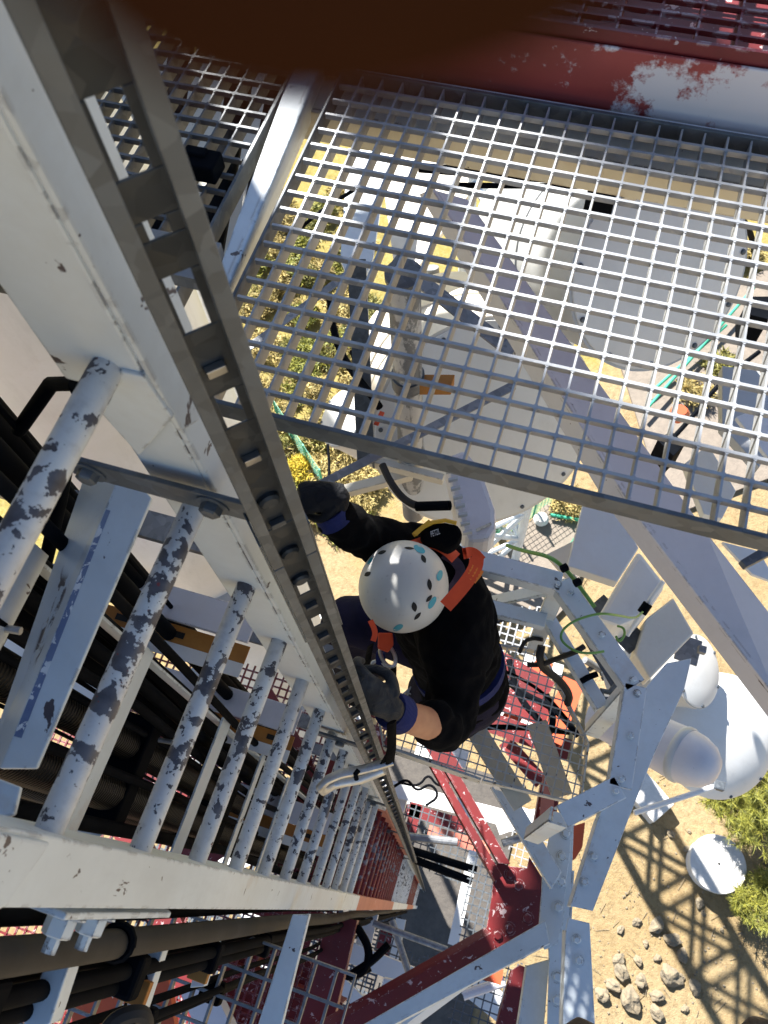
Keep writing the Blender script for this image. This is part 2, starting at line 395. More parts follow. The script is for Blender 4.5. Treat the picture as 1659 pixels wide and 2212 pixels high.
# ================================================================== FALL ARREST RAIL
rail = thing('fall_arrest_rail', 'galvanised steel climbing rail with punched slots fixed in front of the ladder', 'rail', (-.24, .295, .1))
RN, RT = Vector((.70, -.714, 0)).normalized(), Vector((.714, .70, 0)).normalized()
def R3(D, s_, k):                               # s across the rail, k in front of its lips
    c_ = Vector((-.245+(.0045*(D-.6) if D < 4 else .0153), .2975, CAMZ-D)); return c_+RT*s_+RN*k
slots = [(.268, .318, .0115), (.349, .364, .0085), (.395, .450, .0115), (.526, .574, .0105)]
d = .955
tabs = [.492, .624, .757]
while d < 7.5:
    slots.append((d-.019, d+.019, .0085)); tabs.append(d+.057); d += .1305
KS = 1.125
slots = [(a*KS, c_*KS, e_*.92) for a, c_, e_ in slots]; tabs = [a*KS for a in tabs]
W = -.052
def railseg(D0, D1):
    bb = B()
    def box(d0, d1, s0, s1, k0, k1): bb.bar(R3(d0, s0, k0), R3(d1, s0, k0), RT*(s1-s0), RN*(k1-k0))
    cur = D0
    for q in sorted(q for q in slots if q[0] >= D0 and q[1] <= D1):
        box(cur, q[0], -.0255, .0235, W, W+.0025)
        box(q[0]+.0001, q[1]-.0001, -.0255, -q[2], W, W+.0025); box(q[0]+.0001, q[1]-.0001, q[2], .0235, W, W+.0025)
        cur = q[1]
    box(cur, D1, -.0255, .0235, W, W+.0025)
    box(D0, D1, -.0280, -.0256, W, -.0026); box(D0, D1, .0236, .0260, W, -.0026)
    box(D0, D1, -.0280, -.0154, -.0025, 0); box(D0, D1, .0129, .0260, -.0025, 0)
    box(D0, D1, -.0178, -.0154, -.010, -.0026); box(D0, D1, .0129, .0153, -.010, -.0026)
    return bb
for a, b_ in ((-2.4, .868), (.870, 2.28), (2.282, 3.9), (3.902, 6.4), (6.402, 9), (9.002, 12), (12.002, 16), (16.002, 21.8)):
    obj('rail_section', railseg(a, b_), 'dark_galvanised', rail, bev=.0012 if b_ < 4 else 0)
for dd in tabs:
    tb = B(); tb.bar(R3(dd-.005, -.009, W+.0028), R3(dd+.005, -.009, W+.0028), RT*.018, RN*.008); obj('stop_tab', tb, 'bright_metal' if dd < .8 else 'galvanised', rail, bev=.001)
for dd in (.708*KS, .836*KS, .918*KS, 2.16, 3.6):
    nb = B().lathe(R3(dd, 0, W+.0026), RN, [(0, .0125), (.005, .0125), (.008, .009)], 16); obj('bolt_head', nb, 'dark_galvanised', rail, smooth=True)
for s0 in (-.0311, .0263):
    sb = B(); sb.bar(R3(.80, s0, W), R3(1.15, s0, W), RT*.0025, RN*.050); obj('splice_sleeve', sb, 'dark_galvanised', rail, bev=.001)
for k, dd in enumerate((-.7, .80, 2.22, 3.62, 5.0, 6.4, 7.8)):
    x0 = -.515 if k == 1 else -.43; xe = R3(dd, 0, W-.0015).x
    br = B().bar(Vector((x0, .3105, CAMZ-dd-.021)), Vector((x0, .3105, CAMZ-dd+.021)), (xe-.010-x0, 0, 0), (0, .0065, 0))
    o = obj('bracket', br, 'dark_galvanised', rail, bev=.0015)
    for xx in ((-.485, -.335) if k == 1 else (-.335,)):
        nb = B().hexbolt(Vector((xx, .3103, CAMZ-dd)), (0, -1, 0), .0125, .009); obj('bolt', nb, 'dark_galvanised', o)

# ================================================================== GRATING FLOORS
def grating(x0, x1, y0, y1, D, px, py, hb=.028, tb=.0028, hr=.009, tr=.0045, band=.034, bx=True, z=None):
    g, e = B(), B(); zt = CAMZ-D
    n = int(round((x1-x0)/px)); m = int(round((y1-y0)/py))
    for i in range(1, n): g.bar((x0+i*px-tb/2, y0+.004, zt), (x0+i*px-tb/2, y1-.004, zt), (tb, 0, 0), (0, 0, -hb))
    for j in range(1, m):
        y = y0+j*py
        for s_ in (-1, 1): pass
        g.bar((x0+.004, y-tr/2, zt+.0016), (x1-.004, y-tr/2, zt+.0016), (0, tr, 0), (0, 0, -hr))
    for i in range(1, n):
        for j in range(1, m):
            c = Vector((x0+i*px, y0+j*py, zt+.0011)); g.bar(c+Vector((-.0055, 0, 0)), c+Vector((0, .0055, 0)), Vector((.0055, -.0055, 0)), (0, 0, -.006))
    e.bar((x0-.0035, y0-.003, zt+.003), (x1+.0035, y0-.003, zt+.003), (0, .0065, 0), (0, 0, -band))
    e.bar((x0-.0035, y1-.003, zt+.003), (x1+.0035, y1-.003, zt+.003), (0, .0065, 0), (0, 0, -band))
    e.bar((x0-.0035, y0+.004, zt+.003), (x0-.0035, y1-.0035, zt+.003), (.0045, 0, 0), (0, 0, -band))
    e.bar((x1-.001, y0+.004, zt+.003), (x1-.001, y1-.0035, zt+.003), (.0045, 0, 0), (0, 0, -band))
    return g, e
t = thing('grating_platform', 'galvanised open grating floor panel across the upper right of the view', 'platform', (.2, .8, CAMZ-.94))
g, e = grating(-.472, .80, .489, 1.137, .90, .0339, .0341); obj('grating_bars', g, 'grating_steel', t); obj('edge_band', e, 'dark_galvanised', t, bev=.001)
t = thing('grating_platform', 'dark grating floor panel left of the white angle beam and behind the slotted rail', 'platform', (-.75, .9, CAMZ-.94))
g, e = grating(-1.00, -.555, .60, 1.45, .90, .0339, .0341); obj('grating_bars', g, 'dark_galvanised', t); obj('edge_band', e, 'dark_galvanised', t)
cb = B(); cb.box(P(437, 357, .885), .055, .04, .03); cb.box(P(425, 335, .875), .035, .018, .02)
obj('grating_clip', cb, 'black_rubber', t, bev=.003)
t = thing('grating_platform', 'red painted grating floor panel in the top right corner above the red beam', 'platform', (.1, 1.9, CAMZ-1.0))
g, e = grating(-.62, 1.1, 1.176, 1.95, .795, .056, .030, hb=.040, tb=.003, hr=.008); obj('grating_bars', g, 'red_paint', t); obj('edge_band', e, 'red_paint', t)
solid('backing_plate', 'cream plate under the dark left grating panel', 'plate', flat(B(), [(215, 130), (640, 100), (620, 250), (480, 590), (430, 560), (330, 330)], 1.45, .01), 'cream_paint')
for i, (x0, x1, l) in enumerate(((330, 290, 'dark conduit under the left grating panel nearest the rail'), (470, 420, 'dark conduit under the middle of the left grating panel'), (560, 505, 'dark conduit under the left grating panel nearest the white angle beam'))):
    solid('conduit', l, 'conduit', B().tube([P(x0+70, 60, 1.25), P(x1+30, 560, 1.25)], .028, 12), 'black_rubber', 'conduits under the left grating panel', smooth=True)
solid('antenna_housing', 'cream panel behind the top left part of the big grating', 'panel', flat(B(), [(815, 300), (1010, 330), (1012, 420), (900, 580), (850, 560)], 2.75, .03), 'dish_cream')
# white angle beside the grating and the beams under the floors
t = solid('angle_beam', 'white painted angle beam with peeled edge between the two grating panels', 'beam',
          plates(B(), [((640, 120, .90), (462, 610, .90)), ((697, 130, .90), (492, 622, .90)), ((722, 150, .96), (512, 640, .96))], .007), 'white_paint', bev=.002)
def chan(b, x0, x1, y, D, h, wd, t=.008, s=1):     # channel along X, web facing -Y
    b.bar((x0, y, CAMZ-D), (x1, y, CAMZ-D), (0, t, 0), (0, 0, -h))
    b.bar((x0, y+s*t, CAMZ-D), (x1, y+s*t, CAMZ-D), (0, s*wd, 0), (0, 0, -t)); b.bar((x0, y+s*t, CAMZ-D-h+t), (x1, y+s*t, CAMZ-D-h+t), (0, s*wd, 0), (0, 0, -t)); return b
rb = B(); rb.bar((-.62, 1.165, CAMZ-.812), (1.2, 1.165, CAMZ-.812), (0, .007, 0), (0, 0, -.116)); rb.bar((-.62, 1.1725, CAMZ-.920), (1.2, 1.1725, CAMZ-.920), (0, .10, 0), (0, 0, -.008))
rb.bar((-.62, 1.152, CAMZ-.921), (1.2, 1.152, CAMZ-.921), (0, .0125, 0), (0, 0, -.006))
def red_over(g):
    c = g.mix(g.ramp(g.noise(5, 5), (.4, 0.0), (.7, 1.0)), (.36, .055, .045), (.27, .04, .034))
    sx = g.t.nodes.new('ShaderNodeSeparateXYZ'); g.link(g.obj, sx.inputs[0])
    d_ = g.math('ABSOLUTE', g.math('SUBTRACT', sx.outputs['X'], -.12))
    k = g.math('ADD', g.ramp(d_, (0, .62), (.40, 0.0)), g.math('MULTIPLY', g.math('SUBTRACT', g.noise(11, 6, .7), .5), 1.3))
    k2 = g.ramp(g.noise(19, 7, .75), (.60, 0.0), (.68, .75))
    g.base(g.mix(g.math('MAXIMUM', g.ramp(k, (.33, 0.0), (.42, 1.0)), k2), c, (.72, .64, .62))); g.bump(g.noise(80, 3), .15, .001)
mat('oversprayed_red', red_over, .45)
solid('floor_plate', 'red painted plate under the red grating in the top right corner', 'plate', B().bar((-.7, 1.44, CAMZ-1.02), (1.4, 1.44, CAMZ-1.02), (0, .56, 0), (0, 0, -.01)), 'red_paint')
solid('channel_beam', 'red channel beam splashed with white paint behind the grating platform', 'beam', rb, 'oversprayed_red', bev=.003)
cbm = chan(B(), -.56, 1.1, 1.075, .936, .058, .088, s=1)
solid('channel_beam', 'cream channel beam carrying the back edge of the grating platform', 'beam', cbm, 'cream_paint', bev=.002)
ub2 = B(); ub2.bar((-.46, 1.1415, CAMZ-.912), (.9, 1.1415, CAMZ-.912), (0, .020, 0), (0, 0, -.004))
solid('ledge_strip', 'narrow white ledge strip under the red splashed channel beam', 'strip', ub2, 'clean_white')

# ================================================================== TOWER STEEL
GB = 'white steel members of the tower'
b = plates(B(), [((905, 420, 1.62), (1318, 1102, 1.72)), ((932, 408, 1.56), (1380, 1120, 1.64)), ((1010, 430, 1.58), (1528, 1152, 1.66))], .010)
plates(b, [((1318.2, 1102.3, 1.72), (1659, 1550, 1.80)), ((1380.2, 1120.3, 1.64), (1680, 1512, 1.72)), ((1528.2, 1152.3, 1.66), (1700, 1372, 1.74))], .010)
solid('diagonal_beam', 'broad white diagonal beam with dark chipped ridge crossing the right edge below the grating', 'beam', b, 'lilac_paint', GB, bev=.002)
# girt pieces on the right of the bolted joint
DN = 3.2
def edge_drop(b, pts, D, h, t=.008):
    for (x0, y0), (x1, y1) in zip(pts, pts[1:]):
        p, q = P(x0, y0, D), P(x1, y1, D); b.slab([p-Z*.0005, q-Z*.0005, q-Z*h, p-Z*h], t)
    return b
fb = flat(B(), [(1400, 1478), (1440, 1432), (1494, 1422), (1478, 1490), (1412, 1632), (1363, 1756), (1281, 1968), (1232, 1957), (1292, 1768), (1340, 1660), (1385, 1500)], 2.62, .010)
edge_drop(fb, [(1232, 1957), (1292, 1768), (1340, 1660), (1385, 1500)], 2.62, .07)
solid('girt_plate', 'wide bluish white girt beam running up right from the bolted tower joint', 'beam', fb, 'white_paint', GB, bev=.002)
fb = flat(B(), [(1228, 1983), (1274, 1994), (1290, 2300), (1212, 2300), (1222, 2010)], 2.62, .010); edge_drop(fb, [(1222, 2010), (1212, 2300)], 2.62, .07)
solid('girt_plate', 'bluish white girt beam dropping to the bottom edge below the bolted tower joint', 'beam', fb, 'white_paint', GB, bev=.002)
for nm_, pts_ in (('girt_plate', ((1282, 1850), (1262, 1905))), ('girt_plate.001', ((1246, 2030), (1250, 2075)))):
    for x, y in pts_: obj('bolt', B().hexbolt(P(x, y, 2.618), Z, .010, .008), 'white_paint', bpy.data.objects[nm_])
def joint(D, plate, arms, bolts, m, lab, labs, gp=None):
    solid('gusset_plate', lab, 'plate', flat(B(), plate, D+.02, .012), m, GB if m == 'white_paint' else 'red steel members of the tower', bev=.002)
    for (rows, mm), l in zip(arms, labs):
        a = solid('brace', l, 'beam', plates(B(), rows, .009), mm, GB if mm in ('white_paint', 'cream_paint') else 'red steel members of the tower', bev=.002)
        if l in bolts:
            for x, y in bolts[l]:
                obj('bolt', B().hexbolt(P(x, y, D-.003), Z, .019, .014), mm, a)
l1, l2 = 'cream white brace with two bolts going up to the mesh platform', 'white brace with two bolts running down left to the bottom edge'
joint(DN, [(1188, 1800), (1196, 1752), (1237, 1762), (1232, 1840), (1222, 1915), (1218, 1990), (1204, 2040), (1176, 2052), (1163, 2010), (1170, 1925), (1172, 1880)],
      [([((1058, 1702, DN-.01), (1188, 1922, DN-.01)), ((1061, 1701, DN-.05), (1191, 1920, DN-.05)), ((1114, 1720, DN-.05), (1213, 1884, DN-.05))], 'white_paint'),
       ([((700, 2262, DN-.03), (1178, 1988, DN-.03)), ((700, 2292, DN-.03), (1187, 2038, DN-.03)), ((702, 2296, DN+.04), (1188, 2040, DN+.04))], 'white_paint')],
      {l1: [(1163, 1838), (1193, 1891)], l2: [(1165, 2021), (1122, 2052)]}, 'white_paint', 'white bolted gusset plate where the tower braces meet', [l1, l2])
fb = flat(B(), [(1190, 1762), (1240, 1772), (1236, 1880), (1230, 1990), (1216, 2070), (1214, 2300), (1180, 2300), (1186, 2072), (1180, 1960), (1182, 1860)], 3.235, .012); edge_drop(fb, [(1214, 2300), (1216, 2070), (1230, 1990), (1236, 1880)], 3.236, .10)
t_ = solid('leg_plate', 'white leg plate running down through the bolted joint to the bottom edge', 'beam', fb, 'white_paint', GB, bev=.002)
for x, y in ((1214, 1850), (1212, 1905), (1206, 1960), (1222, 1800), (1204, 2110), (1202, 2160)): obj('bolt', B().hexbolt(P(x, y, 3.2185 if y < 2050 else 3.2345), Z, .014, .012), 'white_paint', t_)
for (a, c, l) in (([(1138, 2086), (1187, 2072), (1172, 2260), (1112, 2260)], 3.3, 'narrow white strut under the joint running to the bottom edge'),):
    fb = flat(B(), a, c, .01); edge_drop(fb, [a[3], a[0]], c, .06); solid('strut', l, 'beam', fb, 'white_paint', GB, bev=.002)
fb = flat(B(), [(1105, 2096), (1122, 2084), (1136, 2090), (1116, 2260), (1060, 2260)], 4.7, .012); edge_drop(fb, [(1060, 2260), (1105, 2096)], 4.7, .07)
solid('strut', 'dark red strut beside the white strut at the bottom edge', 'beam', fb, 'red_paint', 'red steel members of the tower', bev=.002)
fb = flat(B(), [(1170, 1690), (1215, 1690), (1196, 1790), (1176, 1815), (1160, 1815), (1150, 1800)], 4.2, .014); edge_drop(fb, [(1150, 1800), (1170, 1690)], 4.2, .08)
solid('strut', 'scuffed red strut hanging below the corner of the mesh platform', 'beam', fb, 'red_paint', 'red steel members of the tower')
fb = flat(B(), [(1240, 1784), (1264, 1776), (1258, 1830), (1243, 1855), (1229, 1864)], 4.8, .02)
solid('strut', 'short orange red plate seen right of the white joint', 'plate', fb, 'orange_paint', 'red steel members of the tower')
DR = 4.8
q = lambda x, y, D: (760+x/3.557, 1590+y/3.557, D)
r1, r2, r3, r4 = 'first of two parallel scuffed red braces, the one nearer the ladder', 'second of two parallel scuffed red braces, the one nearer the white brace', 'long dark red brace running down left above the white brace', 'red brace flange lit along its lower edge'
joint(DR, [q(1120, 960, 0)[:2], q(1215, 1000, 0)[:2], q(1345, 1015, 0)[:2], q(1365, 930, 0)[:2], q(1465, 1090, 0)[:2], q(1440, 1440, 0)[:2], q(1380, 1600, 0)[:2], q(1090, 1640, 0)[:2], q(1030, 1500, 0)[:2], q(1075, 1240, 0)[:2], q(1085, 1110, 0)[:2]],
      [([(q(560, 180, DR-.01), q(1085, 1122, DR-.01)), (q(572, 176, DR-.08), q(1100, 1112, DR-.08)), (q(690, 270, DR-.08), q(1158, 1078, DR-.08))], 'red_paint'),
       ([(q(700, 260, DR-.02), q(1115, 985, DR-.02)), (q(712, 256, DR-.08), q(1128, 978, DR-.08)), (q(830, 300, DR-.08), q(1220, 985, DR-.08))], 'red_paint'),
       ([(q(-800, 2500, DR-.03), q(1020, 1470, DR-.03)), (q(-800, 2600, DR-.06), q(1070, 1510, DR-.06)), (q(-790, 2840, DR-.06), q(1110, 1640, DR-.06))], 'red_paint')],
      {}, 'red_paint', 'large scuffed dark red gusset plate between red braces', [r1, r2, r3])
rp = bpy.data.objects['gusset_plate.001']
for x, y in ((1220, 1060), (1280, 1150), (1210, 1480), (1120, 1530), (1350, 1400)):
    p = q(x, y, DR+.02); nb = B().hexbolt(P(*p), Z, .022, .016); obj('bolt', nb, 'red_paint', rp)
fb = B(); plates(fb, [((760, 2292, 4.4), (1090, 2040, 4.4)), ((760, 2300, 4.4), (1098, 2048, 4.4)), ((762, 2318, 4.45), (1106, 2062, 4.45))], .008)
solid('strut', 'thin lilac white strip between the dark red brace and the white brace', 'beam', fb, 'clean_white', GB)
def px(b, x0, y0, x1, y1, D0, D1, wd, h, kind='angle', side=1):
    p, q_ = P(x0, y0, D0), P(x1, y1, D1)
    if kind == 'angle': return b.angle(p, q_, wd, h, .009, side=side)
    if kind == 'tube': return b.tube([p, q_], wd, 12)
    return b.beam(p, q_, wd, h)
GL = 'tower members far below by the ladder foot'
for (x0, y0, x1, y1, D, wd, kind, m, nm, lab) in (
    (835, 1700, 1095, 1768, 7.4, .13, 'angle', 'clean_white', 'frame_beam', 'white frame beam at the far side of the lower hatch, right of the ladder foot'),
    (1100, 1752, 1240, 1800, 7.4, .13, 'angle', 'clean_white', 'frame_beam', 'sunlit white frame beam below the white bolted brace'),
    (866, 1712, 856, 1750, 7.45, .13, 'angle', 'clean_white', 'frame_beam', 'short white frame beam touching the climbing rail'),
    (801, 1972, 776, 2076, 7.4, .12, 'angle', 'clean_white', 'frame_beam', 'white frame beam left of the dark hatch'),
    (700, 2035, 905, 2118, 7.3, .14, 'angle', 'clean_white', 'frame_beam', 'white frame beam below the dark hatch'),
    (1024, 1838, 978, 2042, 9.0, .10, 'angle', 'clean_white', 'frame_beam', 'sunlit white frame beam crossing the mesh behind the red gusset'),
    (866, 1985, 842, 2110, 9.2, .10, 'angle', 'clean_white', 'frame_beam', 'white frame beam broken by sun spots inside the hatch'),
    (878, 1748, 1005, 1784, 11, .16, 'angle', 'red_paint', 'frame_beam', 'red frame beam beside the black cable ends'),
    (900, 1735, 886, 1800, 11, .14, 'angle', 'red_paint', 'frame_beam', 'short red frame beam next to the climbing rail'),
    (925, 1795, 1060, 1835, 12, .16, 'angle', 'faded_red', 'frame_beam', 'sun faded red frame beam with a white sun patch'),
    (838, 2000, 818, 2085, 12, .18, 'angle', 'red_paint', 'frame_beam', 'dark red frame beam inside the hatch'),
    (868, 1806, 988, 1819, 6.6, .030, 'tube', 'galvanised', 'tube_rail', 'grey tube rail right of the climbing rail foot'),
    (806, 1994, 966, 2052, 6.6, .024, 'tube', 'galvanised', 'tube_rail', 'grey tube rail crossing the dark hatch to the red brace'),
    (846, 1988, 884, 2104, 6.9, .026, 'tube', 'galvanised', 'tube_rail', 'grey tube rail crossing under the other one in the hatch'),
    (1085, 1822, 1135, 1806, 6.6, .030, 'tube', 'galvanised', 'tube_rail', 'short grey tube between the red and the white brace'),
    (880, 1834, 1030, 1880, 8.0, .035, 'tube', 'black_rubber', 'pipe', 'upper of two black pipes crossing the sunlit mesh'),
    (898, 1858, 1020, 1904, 8.0, .035, 'tube', 'black_rubber', 'pipe', 'lower of two black pipes crossing the sunlit mesh'),
    (740, 1980, 672, 2260, 4.9, .16, 'angle', 'red_paint', 'post_beam', 'tall dark red beam at the bottom edge left of the hatch'),
    (545, 2000, 500, 2110, 5.6, .22, 'angle', 'red_paint', 'post_beam', 'dark red beam behind the black cable clamps'),
    (610, 1990, 588, 2090, 5.8, .20, 'angle', 'red_paint', 'post_beam', 'dark red beam between the white cable brackets'),
    (470, 2150, 720, 2240, 5.4, .34, 'angle', 'red_paint', 'girt', 'wide dark red girt in the bottom left edge'),
    (640, 2090, 705, 2200, 5.6, .16, 'angle', 'red_paint', 'brace', 'dark red brace beside the yellow lit mesh'),
    (420, 2130, 480, 2260, 4.4, .14, 'angle', 'lilac_paint', 'brace', 'pale brace with a blue stripe near the bottom left edge'),
    (1075, 1790, 1160, 1760, 8.8, .12, 'angle', 'clean_white', 'frame_beam', 'white frame beam in the sun between the braces'),
    (985, 2100, 1110, 2200, 8.6, .22, 'angle', 'clean_white', 'frame_beam', 'cream white brace foot below the lower white brace'),
    (1040, 2098, 1085, 2112, 7.0, .10, 'angle', 'orange_paint', 'frame_beam', 'orange red girt under the lower white brace'),
    (1000, 2150, 1090, 2120, 7.6, .04, 'tube', 'lilac_paint', 'tube_rail', 'pale tube under the lower white brace'),
    (690, 2080, 800, 2190, 6.8, .09, 'angle', 'clean_white', 'brace', 'thin white brace left of the long dark red brace')):
    b = B(); px(b, x0, y0, x1, y1, D, D, wd, wd*.9, kind); solid(nm, lab, 'pipe' if kind == 'tube' else 'beam', b, m, GL)
# ---- wire mesh floors
def inside_clip(poly, axis, c):
    xs = []
    n = len(poly)
    for i in range(n):
        a, b_ = poly[i], poly[(i+1) % n]
        if (a[axis]-c)*(b_[axis]-c) < 0:
            f = (c-a[axis])/(b_[axis]-a[axis]); xs.append(a[1-axis]+f*(b_[1-axis]-a[1-axis]))
    xs.sort(); return list(zip(xs[::2], xs[1::2]))
def mesh_floor(poly, z, sx, sy, wr):
    b = B()
    for axis, s_ in ((0, sx), (1, sy)):
        lo, hi = min(p[axis] for p in poly), max(p[axis] for p in poly); c = lo+s_*.5
        while c < hi:
            for a, e_ in inside_clip(poly, axis, c):
                if axis == 0: b.bar((c-wr/2, a, z), (c-wr/2, e_, z), (wr, 0, 0), (0, 0, -wr))
                else: b.bar((a, c-wr/2, z-wr*.6), (e_, c-wr/2, z-wr*.6), (0, wr, 0), (0, 0, -wr))
            c += s_
    return b
DP = 2.9
t = thing('mesh_platform', 'white wire mesh rest platform with chipped rim under the climber', 'platform', P(1060, 1560, DP+.1))
pl = [P(x, y, DP) for x, y in ((815, 1545), (826, 1612), (1040, 1686), (1256, 1738), (1274, 1604), (1172, 1402), (1060, 1388), (960, 1420))]
obj('wire_mesh', mesh_floor(pl, CAMZ-DP, .0325, .0325, .0042), 'painted_mesh', t)
rb = B()
for i in range(len(pl)):
    p, r = pl[i], pl[(i+1) % len(pl)]; d = (r-p).normalized(); a = Vector((-d.y, d.x, 0))
    rb.bar(p+d*.003-Z*.0005, r-d*.003-Z*.0005, a*(.006 if i not in (1,) else .008), -Z*(.09 if i in (1, 0) else .05))
obj('rim', rb, 'painted_mesh', t)
for (x0, y0, x1, y1, l) in ((980, 1500, 1130, 1740, 'beige'), (1160, 1560, 1215, 1720, 'w')):
    obj('support_beam', px(B(), x0, y0, x1, y1, DP+.06, DP+.06, .07, .05), 'cream_paint', t)
for nm, lab, poly, D, sp, m in (
    ('mesh_platform', 'fine mesh platform in the sun around the ladder foot', ((848, 1722), (1060, 1784), (1028, 1838), (1010, 1920), (960, 1895), (900, 1872), (862, 1790)), 9.1, .075, 'dark_galvanised'),
    ('mesh_platform', 'dark mesh platform behind the red gusset plate', ((1018, 1838), (1075, 1860), (1062, 1960), (1050, 2000), (990, 2046), (900, 2070), (842, 2010), (800, 1996), (790, 2066), (905, 2112), (985, 2060)), 7.5, .06, 'dark_galvanised'),
    ('mesh_platform', 'sunlit mesh platform below the parallel red braces', ((1080, 1745), (1160, 1765), (1215, 1880), (1130, 1880), (1100, 1840)), 9.4, .075, 'grating_steel'),
    ('mesh_platform', 'mesh platform over yellow ground at the bottom edge', ((600, 2100), (720, 2080), (860, 2140), (900, 2212), (560, 2212)), 6.9, .06, 'dark_galvanised'),
    ('mesh_platform', 'mesh platform under the lower white brace at the bottom edge', ((980, 2150), (1080, 2090), (1130, 2080), (1100, 2230), (960, 2230)), 7.9, .07, 'dark_galvanised'),
    ('mesh_platform', 'bright sunlit mesh floor behind the climber', ((1070, 1310), (1170, 1310), (1190, 1400), (1140, 1420), (1060, 1400)), 6.5, .06, 'grating_steel')):
    pts = [P(x, y, D) for x, y in poly]
    solid(nm, lab, 'platform', mesh_floor(pts, CAMZ-D, sp, sp, .011), m, 'mesh platforms far below')
g, e = grating(-.98, -.15, -.9, -.22, 2.55, .06, .075, hb=.03, tb=.007, hr=.012, tr=.008)
g2 = B()
t = thing('grating_platform', 'blue grey grating floor in the bottom left corner', 'platform', (-.5, -.5, CAMZ-2.6))
obj('grating_bars', g, 'galvanised', t); obj('edge_band', e, 'galvanised', t)
solid('channel_beam', 'orange red channel beam under the bottom left grating', 'beam', flat(B(), [(150, 2120), (360, 2085), (380, 2240), (160, 2260)], 3.1, .05), 'orange_paint', GL)
for i, (D, m, sp, l) in enumerate(((5.1, 'red_paint', .05, 'red mesh floor behind the cables, nearest of the three'), (8.7, 'dark_galvanised', .08, 'dark mesh floor behind the cables, below the red one'), (13.2, 'dark_galvanised', .12, 'dark mesh floor behind the cables, lowest of the three'))):
    z = CAMZ-D; k = D*.12
    solid('mesh_floor', l, 'platform', mesh_floor([Vector((-2.2-k, -1.2-k, z)), Vector((-.47, -1.2-k, z)), Vector((-.47, 1.0, z)), Vector((-2.2-k, 1.0, z))], z, sp, sp, sp*.22), m, 'mesh floors behind the ladder')
for i, (a, c_, D, m, l) in enumerate((((-2.0, -.9), (-.5, .8), 5.0, 'red_paint', 'red plan brace behind the cables'), ((-2.6, .6), (-.5, -1.3), 5.05, 'red_paint', 'red plan brace crossing behind the cables'), ((-3, -1.0), (-.5, .9), 8.6, 'clean_white', 'white plan brace far behind the cables'), ((-3, .8), (-.55, -1.6), 8.65, 'clean_white', 'white plan brace crossing far behind the cables'), ((-2.4, .25), (-.5, .25), 6.6, 'red_paint', 'red girt behind the lower cables'), ((-2.4, -.35), (-.5, -.35), 6.8, 'red_paint', 'second red girt behind the lower cables'), ((-.9, -1.6), (-.9, .9), 7.2, 'red_paint', 'red rail running behind the lower rungs'))):
    solid('brace', l, 'beam', B().angle((a[0], a[1], CAMZ-D), (c_[0], c_[1], CAMZ-D), .16, .12, .012), m, 'braces far behind the ladder')
# ---- guard rail round the mesh platform
t = thing('guard_rail', 'white angular guard rail bent around the mesh platform', 'guard rail', P(1300, 1480, DP))
ch = [(985, 1196), (1213, 1256), (1374, 1480), (1340, 1700), (1214, 1764)]
for (a, c) in zip(ch, ch[1:]):
    b = B().angle(P(*a, 2.25), P(*c, 2.25), .058, .055, .007, side=-1); obj('top_rail', b, 'white_paint', t, bev=.0015)
for x, y in ((1205, 1262), (1232, 1280), (1368, 1468), (1376, 1498), (1342, 1684), (1330, 1710), (1300, 1372), (1362, 1590)):
    obj('bolt', B().hexbolt(P(x, y, 2.2485), Z, .0075, .007), 'white_paint', t)
b = B().angle(P(1184, 1330, 2.56), P(1302, 1526, 2.56), .04, .045, .006, side=-1); obj('mid_rail', b, 'white_paint', t, bev=.0015)
b = B().angle(P(1010, 1296, 2.5), P(1180, 1340, 2.5), .045, .04, .006, side=-1); obj('mid_rail', b, 'white_paint', t, bev=.0015)
b = B().angle(P(1000, 1310, 2.9), P(1216, 1262, 2.27), .045, .03, .006, side=-1); obj('stay', b, 'white_paint', t, bev=.0015)
for (x, y) in ch[1:]:
    p = P(x, y, 2.258); b = B().bar(p+Vector((-.028, -.018, -.04)), p+Vector((-.028, -.018, -.66)), (.05, 0, 0), (0, .007, 0)); b.bar(p+Vector((-.028, -.0175, -.04)), p+Vector((-.028, -.0175, -.66)), (.007, 0, 0), (0, .04, 0))
    obj('post', b, 'white_paint', t, bev=.0015)
# ---- flat white antenna housings and brackets right of the guard rail
GP = 'white sheet housings by the guard rail'
t = solid('antenna_housing', 'flat bluish white housing panel between the grating edge and the guard rail', 'housing', flat(B(), [(1262, 1080), (1322, 1085), (1380, 1183), (1333, 1257), (1226, 1222)], 2.75, .06), 'dish_white', GP, bev=.004)
t = solid('antenna_housing', 'boxy white housing with rounded rusty recess beneath the broad diagonal beam', 'housing', flat(B(), [(1381, 1186), (1440, 1262), (1395, 1330), (1340, 1352), (1290, 1335), (1334, 1260)], 2.95, .22), 'clean_white', GP, bev=.02)
t = solid('antenna_housing', 'cream white housing in front of the bluish girt beam, lowest of the three', 'housing', flat(B(), [(1396, 1336), (1455, 1290), (1500, 1368), (1404, 1466), (1372, 1412)], 3.1, .12), 'dish_cream', GP, bev=.008)
t = solid('antenna_housing', 'small cream panel left of the flat bluish housing', 'housing', flat(B(), [(1180, 1198), (1240, 1168), (1226, 1222), (1236, 1262)], 3.0, .02), 'dish_cream', GP)
b = B().tube([P(1433, 1256, 2.70), P(1408, 1290, 2.74), P(1355, 1372, 2.86)], .0085, 12)
t = solid('earth_rod', 'slim white rod with black clamp across the white housing', 'rod', b, 'clean_white', smooth=True)
obj('clamp', B().tube([P(1400, 1304, 2.75), P(1386, 1324, 2.77)], .017, 10), 'black_rubber', t, smooth=True)
b = B(); px(b, 1256, 1345, 1334, 1478, 2.75, 2.75, .045, .045)
